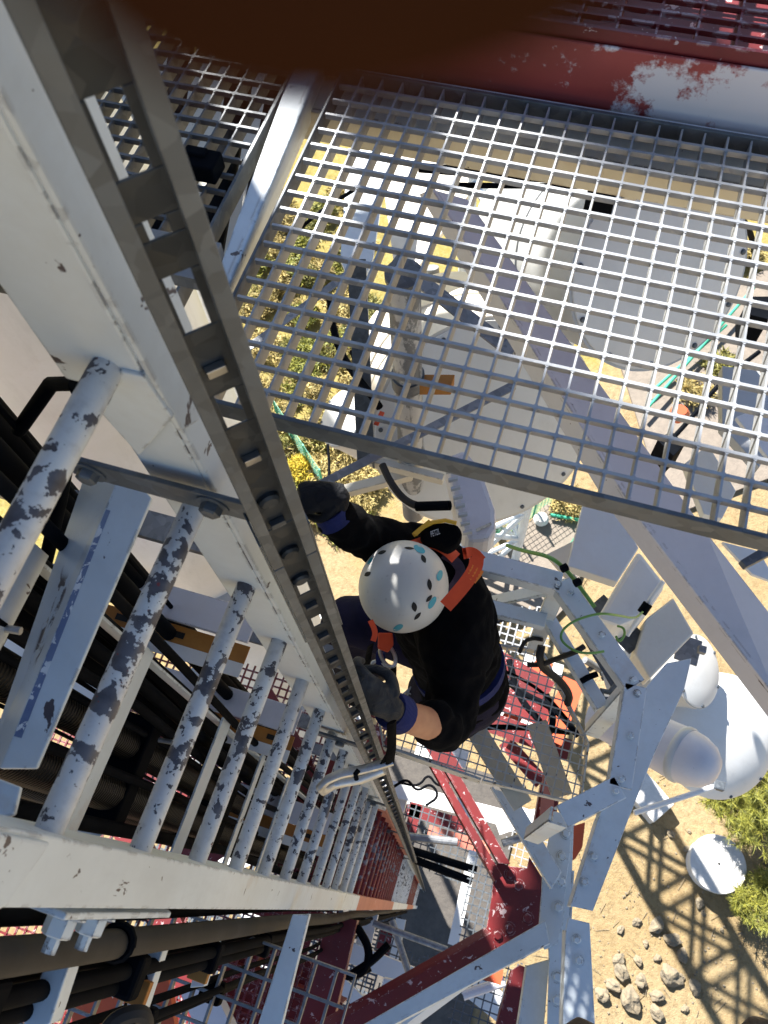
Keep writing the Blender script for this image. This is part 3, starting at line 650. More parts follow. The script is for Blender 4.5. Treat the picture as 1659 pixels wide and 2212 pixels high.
t = solid('mounting_bar', 'dark galvanised mounting bar inside the guard rail', 'bar', b, 'dark_galvanised', bev=.002)
obj('hook', B().tube([P(1334, 1478, 2.73), P(1318, 1496, 2.73), P(1300, 1492, 2.73), P(1300, 1508, 2.73), P(1312, 1512, 2.73)], .011, 8), 'dark_galvanised', t)
solid('mounting_bar', 'dark galvanised channel below the white housing', 'bar', px(B(), 1285, 1300, 1380, 1395, 3.15, 3.15, .10, .06), 'dark_galvanised', bev=.002)
def wire(lab, pts, r, m, D=None, cat='cable', nm='cable', grp=None, seg=8):
    v = [P(*p) for p in pts]
    for _ in range(3):                         # Chaikin rounding
        v2 = [v[0]]
        for a, c in zip(v, v[1:]): v2 += [a*.75+c*.25, a*.25+c*.75]
        v = v2+[v[-1]]
    return solid(nm, lab, cat, B().tube(v, r, seg), m, grp, smooth=True)
GE = 'green and yellow earth cables'
t = wire('green and yellow earth cable strapped along the guard rail', [(1095, 1178, 2.4), (1130, 1190, 2.3), (1190, 1202, 2.2), (1224, 1232, 2.2), (1244, 1256, 2.2), (1285, 1312, 2.22)], .006, 'green_wire', grp=GE)
for x, y in ((1219, 1227), (1247, 1258)): obj('cable_tie', B().tube([P(x-6, y+3, 2.19), P(x+6, y-3, 2.19)], .012, 8), 'black_rubber', t)
wire('looped green earth wire hanging across the guard rail to the black clamp', [(1388, 1322, 2.72), (1372, 1337, 2.6), (1330, 1328, 2.2), (1290, 1324, 2.18), (1228, 1345, 2.2), (1205, 1378, 2.25), (1240, 1408, 2.2), (1275, 1412, 2.18), (1304, 1407, 2.2)], .0035, 'green_wire', grp=GE)
wire('short curl of green wire with a yellow lug', [(1333, 1352, 2.6), (1348, 1356, 2.6), (1350, 1372, 2.6), (1338, 1388, 2.6), (1330, 1374, 2.6)], .004, 'green_wire', grp=GE)
wire('bundle of green earth wires left under the guard rail', [(1160, 1274, 3.2), (1182, 1292, 3.2), (1192, 1304, 3.2), (1204, 1290, 3.2), (1200, 1270, 3.2)], .008, 'green_wire', grp=GE)
wire('thin dark cable hooked over the guard rail post', [(1140, 1436, 2.7), (1170, 1436, 2.68), (1205, 1422, 2.6), (1244, 1408, 2.5), (1262, 1396, 2.5)], .009, 'grey_rubber')
wire('grey flexible hose bending down to the mesh platform', [(1170, 1395, 2.6), (1164, 1420, 2.62), (1172, 1444, 2.7), (1205, 1465, 2.78), (1232, 1500, 2.85), (1226, 1520, 2.9)], .013, 'grey_rubber')
wire('pale cable loop at the climber\'s back', [(1122, 1410, 2.8), (1132, 1386, 2.78), (1150, 1378, 2.76), (1172, 1382, 2.74)], .007, 'grey_rubber')
wire('black clip cable on the mid rail', [(1255, 1472, 2.55), (1272, 1462, 2.54), (1290, 1456, 2.54)], .010, 'black_rubber')
wire('long dark cable drooping over the pavement behind the climber', [(1072, 1345, 6), (1120, 1328, 6), (1160, 1322, 6), (1200, 1326, 6)], .012, 'black_rubber')
wire('thin dark cable crossing the mesh platform', [(1062, 1438, 2.94), (1120, 1462, 2.94), (1180, 1500, 2.94), (1230, 1560, 2.94)], .006, 'black_rubber')
wire('thick black cable lying under the mesh platform', [(1010, 1572, 3.0), (1120, 1570, 3.0), (1230, 1582, 3.0)], .010, 'black_rubber')
for i, (x0, y0, x1, y1, D, wd, m, l) in enumerate(((1072, 1432, 1185, 1500, 5.9, .20, 'red_paint', 'broad red brace seen through the top of the mesh platform'), (1068, 1500, 1215, 1560, 5.9, .17, 'red_paint', 'second red brace seen through the middle of the mesh platform'),
    (1180, 1425, 1100, 1560, 6.1, .13, 'orange_paint', 'orange red brace crossing the others under the mesh platform'), (1240, 1470, 1190, 1600, 5.7, .15, 'orange_paint', 'orange red brace near the right corner of the mesh platform'), (1060, 1560, 1230, 1620, 5.8, .14, 'red_paint', 'scuffed red brace low under the mesh platform'),
    (930, 1590, 985, 1680, 5.0, .12, 'red_paint', 'red brace stub seen through the mesh platform near the forearm'), (1190, 1630, 1178, 1800, 4.1, .06, 'faded_red', 'red pipe seen through the corner of the mesh platform'), (1085, 1530, 1160, 1580, 6.6, .20, 'clean_white', 'sunlit white girt seen through the mesh platform'), (900, 1610, 1010, 1640, 5.8, .12, 'clean_white', 'white girt stub seen through the left end of the mesh platform'),
    (1130, 1425, 1215, 1450, 6.4, .10, 'clean_white', 'white flat seen through the top corner of the mesh platform'), (1090, 1600, 1170, 1690, 6.8, .12, 'red_paint', 'thin red brace under the front rim of the mesh platform'))):
    solid('brace', l, 'beam', px(B(), x0, y0, x1, y1, D, D, wd, wd*.8), m, 'red and white members under the mesh platform')
for i, (pts, l) in enumerate((([(1070, 1450), (1130, 1500), (1200, 1530), (1250, 1590)], 'black cable running along the red braces'), ([(1100, 1425), (1120, 1510), (1180, 1570), (1190, 1650)], 'black cable dropping between the red braces'), ([(1180, 1500), (1200, 1560), (1170, 1610), (1200, 1640)], 'black cable coiled near the right corner below the mesh'))):
    wire(l, [(x, y, 5.4) for x, y in pts], .022, 'black_rubber', grp='cables under the mesh platform')
wire('black cable tangle under the left end of the mesh platform', [(850, 1700, 5.2), (880, 1680, 5.2), (900, 1712, 5.2), (930, 1690, 5.2), (950, 1720, 5.2), (920, 1740, 5.2)], .008, 'black_rubber', grp='cables under the mesh platform')
wire('second black cable tangle by the climbing rail foot', [(860, 1690, 5.6), (905, 1700, 5.6), (925, 1670, 5.6), (945, 1700, 5.6), (970, 1690, 5.6)], .008, 'black_rubber', grp='cables under the mesh platform')
# ================================================================== ANTENNAS
def drum(label, x, y, D, right, r, L, wall, face, bolts=12, view=.8, nm='drum_antenna', group='white drum antennas'):
    c = P(x, y, D); v = (EYE-c).normalized(); s_ = Vector(right); s_ = (s_-v*s_.dot(v)).normalized()
    n = (v*view+s_*math.sqrt(1-view*view)).normalized()
    t = thing(nm, label, 'antenna', c-n*L, group)
    obj('shroud', B().lathe(c-n*L, n, [(-.28*r, .25*r), (-.05*r, .8*r), (0, r*.985), (L-.04, r*.985), (L-.039, r*1.02), (L-.003, r*1.02)], 56), wall, t, smooth=True)
    f = obj('radome', B().lathe(c-n*.0025, n, [(0, r*.99), (.006, r*.985), (.010, r*.93), (.022, r*.5), (.026, .001)], 56), face, t, smooth=True)
    a = n.orthogonal().normalized(); b_ = n.cross(a)
    for k in range(bolts):
        ph = 2*math.pi*(k+.3)/bolts; p = c+(a*math.cos(ph)+b_*math.sin(ph))*r*.94+n*.0055
        obj('bolt', B().lathe(p, n, [(0, .010), (.006, .010), (.008, .006)], 10), 'dark_galvanised', f)
    bk = c-n*(L+.28*r); up_ = Z-n*n.z; up_ = up_.normalized() if up_.length > .1 else a
    obj('mounting_pipe', B().tube([bk-n*.10+up_*r*.9, bk-n*.10-up_*r*1.3], r*.11, 14), 'galvanised', t, smooth=True)
    mb = B()
    for q_ in (.35, -.35): mb.beam(bk-n*.11+up_*r*q_-a*r*.3, bk-n*.11+up_*r*q_+a*r*.3, r*.12, r*.14)
    mb.lathe(bk-n*.10, n, [(0, r*.2), (.11, r*.2)], 16); obj('mounting_bracket', mb, 'dark_galvanised', t)
    obj('seam', B().lathe(c-n*L*.5, n, [(-.006, r*.99), (-.006, r*1.004), (.006, r*1.004), (.006, r*.99)], 56), wall, t, smooth=True)
    return t, c, n
drum('big drum antenna with a bluish white face and dark rim bolts under the grating', 1428, 588, 2.2, (1, -.12, 0), .335, .85, 'dish_grey', 'dish_white', 11)
drum('large cream drum antenna between the grey pole and the broad diagonal beam', 1048, 925, 3.1, (.8, -.9, 0), .49, .7, 'dish_cream', 'dish_white', 12, .86)
drum('small sunlit white drum antenna left of the grey pole', 742, 900, 4.4, (-1, .3, 0), .20, .5, 'dish_cream', 'dish_white', 8, .62)
drum('small grey shaded drum antenna behind the bluish girt beam', 1508, 1450, 4.6, (1, .3, 0), .20, .5, 'dish_grey', 'dish_white', 6, .55)
c = P(1478, 1632, 4.2); n = (Vector((.80, -.30, .52))).normalized()
t = thing('horn_antenna', 'lilac grey shrouded antenna with a rounded nose in front of the sunlit dish', 'antenna', c-n*.4)
obj('shroud', B().lathe(c, n, [(-.5, .115), (-.02, .135), (.06, .128), (.12, .105), (.16, .065), (.175, .01)], 48), 'lilac_paint', t, smooth=True)
obj('rim', B().lathe(c, n, [(-.03, .136), (-.02, .141), (.0, .141), (.01, .134)], 48), 'dish_grey', t, smooth=True)
c = P(1556, 1590, 5.0); n = ((EYE-c).normalized()*.80+Vector((.50, -.05, .1))).normalized()
t = thing('parabolic_dish', 'big sunlit white domed dish beyond the girt beam', 'antenna', c-n*.3)
obj('reflector', B().lathe(c, n, [(-.34, .10), (-.25, .26), (-.10, .345), (-.03, .35), (-.028, .362), (0, .362), (.012, .352), (.05, .27), (.08, .15), (.09, .01)], 64), 'dish_white', t, smooth=True)
a_ = n.orthogonal().normalized(); b_ = n.cross(a_)
for k in range(10):
    p_ = c+(a_*math.cos(k*.628)+b_*math.sin(k*.628))*.345+n*.012; obj('bolt', B().lathe(p_, n, [(0, .012), (.008, .008)], 8), 'dark_galvanised', t)
obj('bracket', B().box(c-n*.36, .12, .12, .12), 'dark_galvanised', t, bev=.004)
t = solid('strut_rod', 'white strut rod with a dark end clamp below the sunlit dish', 'rod', B().tube([P(1370, 1756, 4.9), P(1548, 1698, 4.9)], .016, 12), 'clean_white', smooth=True)
obj('end_clamp', B().box(P(1552, 1697, 4.9), .06, .05, .04), 'dark_galvanised', t, bev=.004)
b = B(); px(b, 1462, 1395, 1512, 1412, 3.3, 3.3, .11, .08); b.box(P(1516, 1404, 3.25), .03, .03, .03)
solid('mounting_bracket', 'weathered grey mounting bracket above the small shaded antenna', 'bracket', b, 'galvanised', bev=.003)
# grey pole with its clamps, cable and braces
pt = P(872, 600, 1.95); pb = Vector((pt.x, pt.y, CAMZ-3.6))
t = thing('antenna_pole', 'worn grey and white vertical pole below the grating, left of the cream drum', 'pole', pb)
def worn(g):
    k = g.ramp(g.noise(9, 6, .7, stretch=(1, 1, .4)), (.47, 0.0), (.52, 1.0))
    g.base(g.mix(k, (.48, .48, .475), (.15, .16, .17))); g.bump(g.noise(60, 3), .2, .001)
mat('worn_pole_paint', worn, .5)
obj('tube', B().tube([pt, pb], .052, 28), 'worn_pole_paint', t, smooth=True)
def at_d(D): return Vector((pt.x, pt.y, CAMZ-D))
obj('cap', B().lathe(at_d(1.95), Z, [(0, .058), (.02, .058), (.026, .03)], 24), 'dark_galvanised', t, smooth=True)
for D in (2.48, 3.05):
    obj('clamp_band', B().lathe(at_d(D), Z, [(-.03, .053), (-.03, .060), (.03, .060), (.03, .053)], 28), 'dark_galvanised' if D < 3 else 'cream_paint', t, smooth=True)
obj('clamp_bracket', B().bar(at_d(3.02)+Vector((-.16, -.085, 0)), at_d(3.02)+Vector((.16, -.085, 0)), (0, .03, 0), (0, 0, -.05)), 'cream_paint', t, bev=.003)
obj('clamp_bracket', B().bar(at_d(3.18)+Vector((-.28, -.20, 0)), at_d(3.1)+Vector((.02, -.06, 0)), (0, .05, 0), (0, 0, -.05)), 'cream_paint', t, bev=.003)
obj('clamp_bracket', B().bar(at_d(2.46)+Vector((.05, -.03, 0)), at_d(2.46)+Vector((.16, .0, 0)), (0, .05, 0), (0, 0, -.06)), 'rust', t, bev=.003)
def digits(txt, p, xd, yd, h, m, parent):
    seg = {'B': [(0, 0, 0, 2), (0, 2, .8, 2), (0, 1, .8, 1), (0, 0, .8, 0), (.9, .1, .9, .9), (.9, 1.1, .9, 1.9)], '-': [(0, 1, .8, 1)], 'V': [(0, 2, .45, 0), (.45, 0, .9, 2)],
           '2': [(0, 2, .9, 2), (.9, 1, .9, 2), (0, 1, .9, 1), (0, 0, 0, 1), (0, 0, .9, 0)]}
    bb = B(); x = 0
    n = xd.cross(yd).normalized()
    for ch_ in txt:
        for a0, b0, a1, b1 in seg[ch_]:
            A = p+xd*(x+a0*h*.5)+yd*b0*h*.5; E_ = p+xd*(x+a1*h*.5)+yd*b1*h*.5; dd = (E_-A).normalized(); s_ = n.cross(dd)
            bb.bar(A-s_*h*.06, E_-s_*h*.06, s_*h*.12, n*.0012)
        x += h*.75
    return obj('lettering', bb, m, parent)
v = (EYE-at_d(2.9)); v.z = 0; v.normalize()
digits('B-2', at_d(2.93)+v*.0523+Z.cross(v)*.004, -Z, Z.cross(v), .034, 'hole_black', t)
solid('brace_bar', 'galvanised angle brace from the climber\'s raised glove to the broad beam', 'bar', plates(B(), [((640, 1082, 1.92), (1115, 840, 2.05)), ((640, 1062, 1.92), (1108, 822, 2.05))], .006), 'galvanised', 'galvanised brace bars', bev=.001)
solid('brace_bar', 'galvanised angle brace crossing the grassy ground behind the left grating corner', 'bar', plates(B(), [((470, 808, 2.5), (762, 592, 2.5)), ((470, 790, 2.5), (760, 575, 2.5))], .006), 'galvanised', 'galvanised brace bars')
solid('brace_bar', 'dark galvanised bar leaning on the pole under the grating', 'bar', px(B(), 770, 560, 790, 1000, 2.4, 3.0, .07, .05), 'dark_galvanised', 'galvanised brace bars')
solid('brace_bar', 'grey brace bar from the pole top towards the broad diagonal beam', 'bar', px(B(), 850, 560, 1110, 760, 2.1, 2.3, .055, .04), 'galvanised', 'galvanised brace bars')
t = wire('ribbed flexible waveguide curving from the pole to the rounded radio box', [(826, 1004, 2.62), (842, 1040, 2.62), (870, 1078, 2.62), (905, 1096, 2.60), (968, 1092, 2.55)], .014, 'grey_rubber', nm='waveguide')
obj('collar', B().tube([P(900, 1094, 2.60), P(972, 1092, 2.55)], .0175, 12), 'black_rubber', t, smooth=True)
t = thing('radio_box', 'lilac grey radio box with rounded corner and finned edge beside the climber', 'radio box', P(1030, 1090, 2.75))
obj('housing', flat(B(), [(962, 985), (1005, 968), (1040, 1010), (1072, 1100), (1072, 1140), (1058, 1165), (1010, 1168), (985, 1100)], 2.52, .16), 'lilac_paint', t, bev=.02)
fn = B()
for k in range(9): fn.beam(P(958+k*5.2, 1000+k*19, 2.50), P(978+k*5.2, 996+k*19, 2.50), .008, .02)
obj('fins', fn, 'dish_grey', t)
obj('label_plate', flat(B(), [(1028, 1142), (1060, 1128), (1062, 1133), (1030, 1148)], 2.512, .004), 'cream_paint', t)
for i, (x0, y0, x1, y1, D, l) in enumerate(((905, 362, 1290, 392, 1.75, 'upper'), (985, 400, 1275, 402, 1.75, 'lower'))):
    wire(f'{l} of two straight black cables above the big drum antenna', [(x0, y0, D), ((x0+x1)/2, (y0+y1)/2+1, D), (x1, y1, D)], .014 if i == 0 else .008, 'black_rubber', grp='black cables above the big drum')
t = thing('cable_clamp', 'dark cable clamp block with brass fittings near the top of the big drum', 'clamp', P(1310, 420, 1.72))
obj('block', B().box(P(1300, 420, 1.66), .075, .10, .06), 'black_rubber', t, bev=.004)
obj('fitting', B().tube([P(1345, 380, 1.62), P(1352, 430, 1.64)], .012, 10), 'cream_paint', t, smooth=True)
obj('fitting', B().tube([P(1372, 385, 1.62), P(1368, 430, 1.64)], .010, 10), 'cream_paint', t, smooth=True)
obj('rust_spot', B().box(P(1302, 400, 1.622), .018, .014, .006), 'rust', t)
wire('black cable curling down at the far right behind the grating', [(1400, 402, 1.8), (1500, 415, 1.9), (1580, 450, 2.1), (1625, 500, 2.6), (1632, 580, 3)], .012, 'black_rubber')
for i, (pts, l) in enumerate((([(640, 500, 2.6), (700, 450, 2.5), (790, 395, 2.4)], 'thin dark cable slanting under the left part of the grating'),
    ([(712, 640, 2.8), (720, 720, 2.8), (750, 790, 2.8), (800, 850, 2.7), (820, 880, 2.7)], 'thick black cable looping left of the grey pole'), ([(760, 760, 3), (790, 830, 3), (800, 900, 3)], 'black cable with a connector beside the grey pole'),
    ([(708, 960, 3.2), (712, 1010, 3.2), (708, 1060, 3.2)], 'thin cable hanging beside the raised glove'), ([(734, 1090, 2.4), (745, 1130, 2.5), (760, 1160, 2.6)], 'pale hose below the raised glove'))):
    wire(l, pts, (.008, .016, .012, .006, .009)[i], 'black_rubber' if i < 4 else 'grey_rubber')
t = solid('junction_box', 'dark junction box on the sunlit drum left of the pole', 'box', B().box(P(800, 905, 3.1), .09, .07, .06), 'black_rubber', bev=.006)
solid('orange_tag', 'small orange tag on the cables left of the grey pole', 'tag', B().beam(P(812, 918, 2.9), P(826, 890, 2.9), .02, .006), 'orange_webbing')
# ================================================================== CABLES BEHIND AND BELOW THE LADDER
GV = 'vertical cables behind the ladder'
def vline(x, y, D0, D1, n=14, wob=.0):
    return [Vector((x+wob*math.sin(i*1.3+x*9), y+wob*math.cos(i*1.7+y*7), CAMZ-(D0+(D1-D0)*i/(n-1)))) for i in range(n)]
for x, y, r, m, wob, l in ((-.80, .015, .047, 'corrugated_black', 0, 'thickest ribbed black waveguide behind the ladder, by the left edge'),
    (-.80, .125, .036, 'corrugated_black', 0, 'second ribbed black waveguide, passing behind the middle of the rungs'),
    (-.93, -.02, .040, 'corrugated_black', 0, 'ribbed black waveguide half hidden behind the thickest one'),
    (-.72, .225, .016, 'black_rubber', .012, 'black cable snaking behind the lower rungs'), (-.83, .235, .020, 'black_rubber', .004, 'straight black cable next to the ribbed waveguides'),
    (-.76, .285, .017, 'black_rubber', .015, 'black cable wavering near the rust lipped cross channels'), (-.90, .30, .020, 'black_rubber', 0, 'straight black cable deep behind the first rung'),
    (-.98, .36, .022, 'black_rubber', .005, 'black cable at the left edge behind the top rung'), (-.80, .405, .019, 'black_rubber', 0, 'black cable passing under the right ladder stringer, nearest to it'),
    (-.92, .50, .021, 'black_rubber', 0, 'straight black cable crossing the cream tower tube'), (-1.02, .575, .021, 'black_rubber', 0, 'straight black cable crossing the cream tower tube, farther left'),
    (-.70, .17, .011, 'black_rubber', .02, 'thin wavy black cable behind the rungs'), (-.66, .30, .011, 'black_rubber', .012, 'thin black cable hanging by the white support beam')):
    solid('cable' if r < .03 else 'waveguide', l, 'cable', B().tube(vline(x, y, -.5, 17, 24, wob), r, 14), m, GV, smooth=True)
random.seed(77)
for i in range(26):
    x, y, r0 = random.uniform(-1.25, -.74), random.uniform(-.22, .48), random.choice((.006, .008, .011, .014, .017))
    solid('cable', 'black cable in the dense bunch filling the space behind the rungs', 'cable', B().tube(vline(x, y, -.3, 18, 22, random.choice((0, .006, .014))), r0, 10), 'black_rubber', 'dense bunch of black cables', smooth=True)
bb = B().tube([P(40, 930, 1.1), P(110, 830, 1.0), P(160, 828, .95), P(180, 862, 1.0), P(150, 960, 1.1), P(130, 1080, 1.2), P(90, 1250, 1.3)], .012, 10)
solid('cable', 'black cable looping over beside the top rung', 'cable', bb, 'black_rubber', smooth=True)
for i, D in enumerate((1.12, 2.05, 3.0, 4.2, 5.4, 6.6)):
    t = solid('cable_clamp', ('black clamp block gripping the ribbed waveguides nearest to the eye', 'black clamp block gripping the ribbed waveguides just below the nearest one', 'black clamp block halfway down the ribbed waveguides', 'black clamp block low on the ribbed waveguides', 'tiny black clamp block far down the waveguides', 'tiniest black clamp block at the foot of the waveguides')[i], 'clamp',
              B().box((-.82, .07, CAMZ-D), .14, .26, .07), 'black_rubber', 'clamp blocks on the waveguides', bev=.006)
    obj('stud', B().tube([Vector((-.74, .16, CAMZ-D)), Vector((-.66, .17, CAMZ-D))], .006, 8), 'bright_metal', t)
# white support beam running behind the ladder and its blue scuff
bm_ = plates(B(), [((278, 1000, 1.06), (-30, 1720, 1.06)), ((383, 1005, 1.02), (112, 1720, 1.02))], .008)
t = solid('support_beam', 'white angle beam with a blue scuff crossing behind the upper rungs', 'beam',
      plates(B(), [((188, 1010, 1.12), (-30, 1640, 1.12)), ((264, 1012, 1.05), (0, 1660, 1.05)), ((328, 1075, 1.05), (78, 1660, 1.05))], .008), 'white_paint', bev=.002)
obj('blue_scuff', plates(B(), [((229, 1100, 1.0494), (30, 1590, 1.0494)), ((238, 1103, 1.0490), (46, 1594, 1.0490))], .0006), 'blue_scuff', t)
t2 = solid('support_beam', 'cream white plate in the left edge below the thickest waveguide', 'beam', flat(B(), [(-60, 1660, ), (44, 1700), (30, 1760), (-60, 1790)], .98, .008), 'white_paint', bev=.002)
GC = 'cross channels between ladder and tower tube'
for i, (x0, y0, x1, y1, D, l) in enumerate(((372, 1262, 560, 1322, 1.95, 'pale cross channel with rust lipped slots behind the third rung'), (500, 1475, 650, 1540, 2.65, 'pale cross channel with a rusty lip lower down behind the ladder'), (560, 1700, 720, 1762, 3.5, 'pale cross channel third from the top behind the ladder'))):
    p, r = P(x0, y0, D), P(x1, y1, D); p.y = r.y = (p.y+r.y)/2; p.x -= .25
    t = solid('cross_channel', l, 'beam', B().bar(p, r, (0, -.085, 0), (0, 0, -.012)), 'lilac_paint', GC, bev=.002)
    obj('lip', B().bar(p+Vector((0, -.0855, -.035)), r+Vector((0, -.0855, -.035)), (0, -.045, 0), (0, 0, -.006)), 'rust', t)
    obj('lip', B().bar(p+Vector((0, -.131, -.035)), r+Vector((0, -.131, -.035)), (0, -.035, 0), (0, 0, -.006)), 'clean_white', t)
    for f in (.30, .62, .86):
        c = p.lerp(r, f)+Vector((0, -.108, -.0345)); obj('slot', B().box(c, .034, .016, .002), 'hole_black', t)
for i, D in enumerate((.75, 1.6, 2.5, 3.6, 4.8)):
    solid('cross_bar', ('pale galvanised bar across the cream tower tube at the left edge', 'pale bar linking stringer and tower tube behind the second rung', 'pale bar behind the fifth rung', 'pale bar behind the narrow lower rungs', 'pale bar lowest behind the ladder')[i], 'bar',
          B().bar((-1.5, .56-.05*(i % 2), CAMZ-D), (-.44, .56-.05*(i % 2), CAMZ-D), (0, .06, 0), (0, 0, -.02)), 'galvanised', 'cross bars behind the ladder')
solid('cross_bar', 'white upright backing plate between the ladder and the waveguides', 'plate', B().bar((-1.25, -.25, CAMZ-1.9), (-1.25, .50, CAMZ-1.9), (.0, 0, -.16), (.012, 0, 0)), 'clean_white')
GW = 'white plates far behind the waveguides'
for i, (x0, y0, x1, y1, D, wd, m, l) in enumerate(((0, 1330, 80, 1400, 2.2, .14, 'clean_white', 'sunlit white plate glimpsed at the left edge behind the cables'), (150, 1480, 250, 1560, 2.6, .16, 'clean_white', 'pale blue plate glimpsed between second and third rung'),
    (40, 1860, 210, 1760, 2.2, .10, 'clean_white', 'white brace glimpsed above the left stringer'), (150, 1640, 240, 1700, 3.0, .12, 'clean_white', 'white lattice piece glimpsed left of the waveguide'),
    (420, 1560, 560, 1680, 4.2, .10, 'red_paint', 'red brace glimpsed behind the middle rungs'), (560, 1480, 640, 1620, 4.6, .10, 'red_paint', 'red brace glimpsed near the right stringer'),
    (330, 1560, 430, 1500, 3.6, .10, 'cream_paint', 'cream brace glimpsed behind the third rung'), (640, 1600, 700, 1800, 5.2, .12, 'red_paint', 'red brace glimpsed behind the close rungs'), (420, 1440, 470, 1560, 2.9, .09, 'white_paint', 'white hanger glimpsed behind the cross channel'),
    (480, 1700, 620, 1800, 3.8, .1, 'clean_white', 'white brace glimpsed under the waveguides'), (600, 1820, 760, 1870, 6.2, .3, 'red_paint', 'dark red plate glimpsed behind the lowest white rungs'))):
    solid('brace', l, 'beam', px(B(), x0, y0, x1, y1, D, D, wd, .05), m, GW)
t = thing('cable_tray', 'white upright cable tray standing in front of the black cables behind the ladder', 'cable tray', (-.69, .1, .2))
for y in (.275, -.105): obj('side_rail', B().bar((-.69, y, CAMZ+.6), (-.69, y, 4), (-.035, 0, 0), (0, .006, 0)), 'white_paint', t, bev=.001)
for i in range(16):
    D = .42+.62*i+.05*math.sin(i*2.3); obj('cross_flat', B().bar((-.682, -.12, CAMZ-D), (-.682, .29, CAMZ-D), (-.006, 0, 0), (0, 0, -(.055 if i % 3 else .09))), 'white_paint' if D < 4.4 or D > 8 else 'red_paint', t, bev=.001)
# cables and brackets below the left stringer
GH = 'cables outside the left stringer'
def hose(l, pts, r, m, seg=16):
    v = [P(*p) for p in pts]
    for _ in range(2):
        v2 = [v[0]]
        for a, c in zip(v, v[1:]): v2 += [a*.75+c*.25, a*.25+c*.75]
        v = v2+[v[-1]]
    return solid('cable', l, 'cable', B().tube(v, r, seg), m, GH, smooth=True)
hs = hose('thick grey hose under the left stringer with a black strap', [(-60, 2030, 1.0), (150, 2016, 1.05), (300, 2002, 1.22), (420, 1982, 1.45), (520, 1972, 1.75), (600, 1972, 2.2), (680, 1974, 2.9), (740, 1970, 4.2), (800, 1962, 6), (860, 1957, 10), (905, 1952, 16)], [.023]*6+[.0225]*8+[.022]*60, 'grey_rubber') if False else None
def hose2(l, x, y, r, m, D0=.8, D1=19, wob=.006):
    return solid('cable', l, 'cable', B().tube([Vector((x+.02*min(1, d_/20)+wob*math.sin(d_*3.1), y+wob*math.cos(d_*2.3)+.05*min(1, d_/20), CAMZ-d_)) for d_ in [D0+(D1-D0)*(i/40)**2 for i in range(41)]], r, 16), m, GH, smooth=True)
t = hose2('thick grey hose under the left stringer with a black strap', -.420, -.180, .0205, 'grey_rubber', .8, 19, .004)
obj('strap', B().tube([Vector((-.420+.0205*1.12*math.cos(a), -.178+.0205*1.12*math.sin(a), CAMZ-1.33)) for a in [i*.5 for i in range(14)]], .006, 6), 'black_rubber', t)
hose2('dark cable tucked between left stringer and the grey hose', -.445, -.132, .011, 'black_rubber', 1.1, 19, .002)
hose2('dark cable behind the grey hose', -.462, -.152, .012, 'black_rubber', .9, 19, .004)
for i, (x, y) in enumerate(((-.435, -.232), (-.47, -.222), (-.445, -.258))):
    hose2(('upper cable of the bundle on the white brackets', 'middle cable of the bundle on the white brackets', 'lower cable of the bundle on the white brackets')[i], x, y, .0125, 'black_rubber', .7, 18, .004)
for i, (x, y) in enumerate(((-.50, -.375), (-.53, -.36), (-.515, -.395))):
    hose2(('upper cable of the thin bundle at the bottom left', 'middle cable of the thin bundle at the bottom left', 'lower cable of the thin bundle at the bottom left')[i], x, y, .009, 'black_rubber', .8, 18, .006)
GK = 'black clamps on the cable bundles'
for i, (x, y, D, s_) in enumerate(((-.45, -.237, 1.0, .075), (-.45, -.237, 1.50, .075), (-.45, -.237, 2.05, .07), (-.45, -.237, 2.7, .07), (-.515, -.377, 1.45, .07), (-.515, -.377, 1.95, .068), (-.515, -.377, 2.6, .065))):
    solid('cable_clamp', ('black clamp on the bracket bundle nearest the left edge', 'black clamp on the bracket bundle by the second white bracket', 'black clamp on the bracket bundle by the third white bracket', 'black clamp on the bracket bundle farthest down', 'black clamp on the thin bundle at the bottom edge', 'black clamp on the thin bundle by the third white bracket', 'black clamp on the thin bundle farthest down')[i], 'clamp', B().box((x, y, CAMZ-D), s_, s_*.9, .045), 'black_rubber', GK, bev=.008)
GB2 = 'white flat cable brackets at the bottom left'
for i, (p, D, l) in enumerate(((((112, 2040), (164, 2040), (108, 2212), (40, 2240)), 1.16, 'widest white cable bracket in the bottom left'), (((328, 2015), (365, 2012), (310, 2180), (272, 2176)), 1.62, 'white cable bracket with a rusty clip, second from the left'), (((450, 1995), (484, 1990), (440, 2131), (410, 2134)), 2.1, 'white cable bracket with a rusty clip, third from the left'), (((632, 1975), (668, 1975), (604, 2230), (552, 2230)), 2.25, 'long white cable bracket reaching the bottom edge'))):
    t = solid('cable_bracket', l, 'bracket', flat(B(), p, D, .012), 'white_paint', GB2, bev=.002)
    edge_drop(B(), [p[1], p[2]], D, .03)
    obj('flange', edge_drop(B(), [p[1], p[2]], D+.001, .035, .005), 'white_paint', t)
    if i in (1, 2): obj('rusty_clip', B().box(P(p[3][0]+22, p[3][1]-36, D-.012), .045, .04, .02), 'rust', t, bev=.002)
wire('tangle of black cable loops beside the dark red beam', [(770, 2000, 5), (800, 2050, 5), (790, 2100, 5), (750, 2110, 5), (800, 2080, 5), (840, 2040, 5)], .022, 'black_rubber')
wire('second tangle of black cable near the hatch', [(690, 2010, 5.2), (730, 2060, 5.2), (745, 2120, 5.2), (800, 2090, 5.2)], .02, 'black_rubber')
wire('black looped cable in the bottom left corner', [(220, 2260, 1.5), (240, 2205, 1.5), (300, 2184, 1.52), (318, 2206, 1.55), (300, 2250, 1.6)], .014, 'grey_rubber')
t = thing('junction_box', 'pale grey junction box with cable glands near the bottom edge', 'box', P(858, 2150, 6.7))
obj('box_body', flat(B(), [(828, 2112), (900, 2128), (890, 2176), (815, 2160)], 6.6, .12), 'clean_white', t, bev=.01)
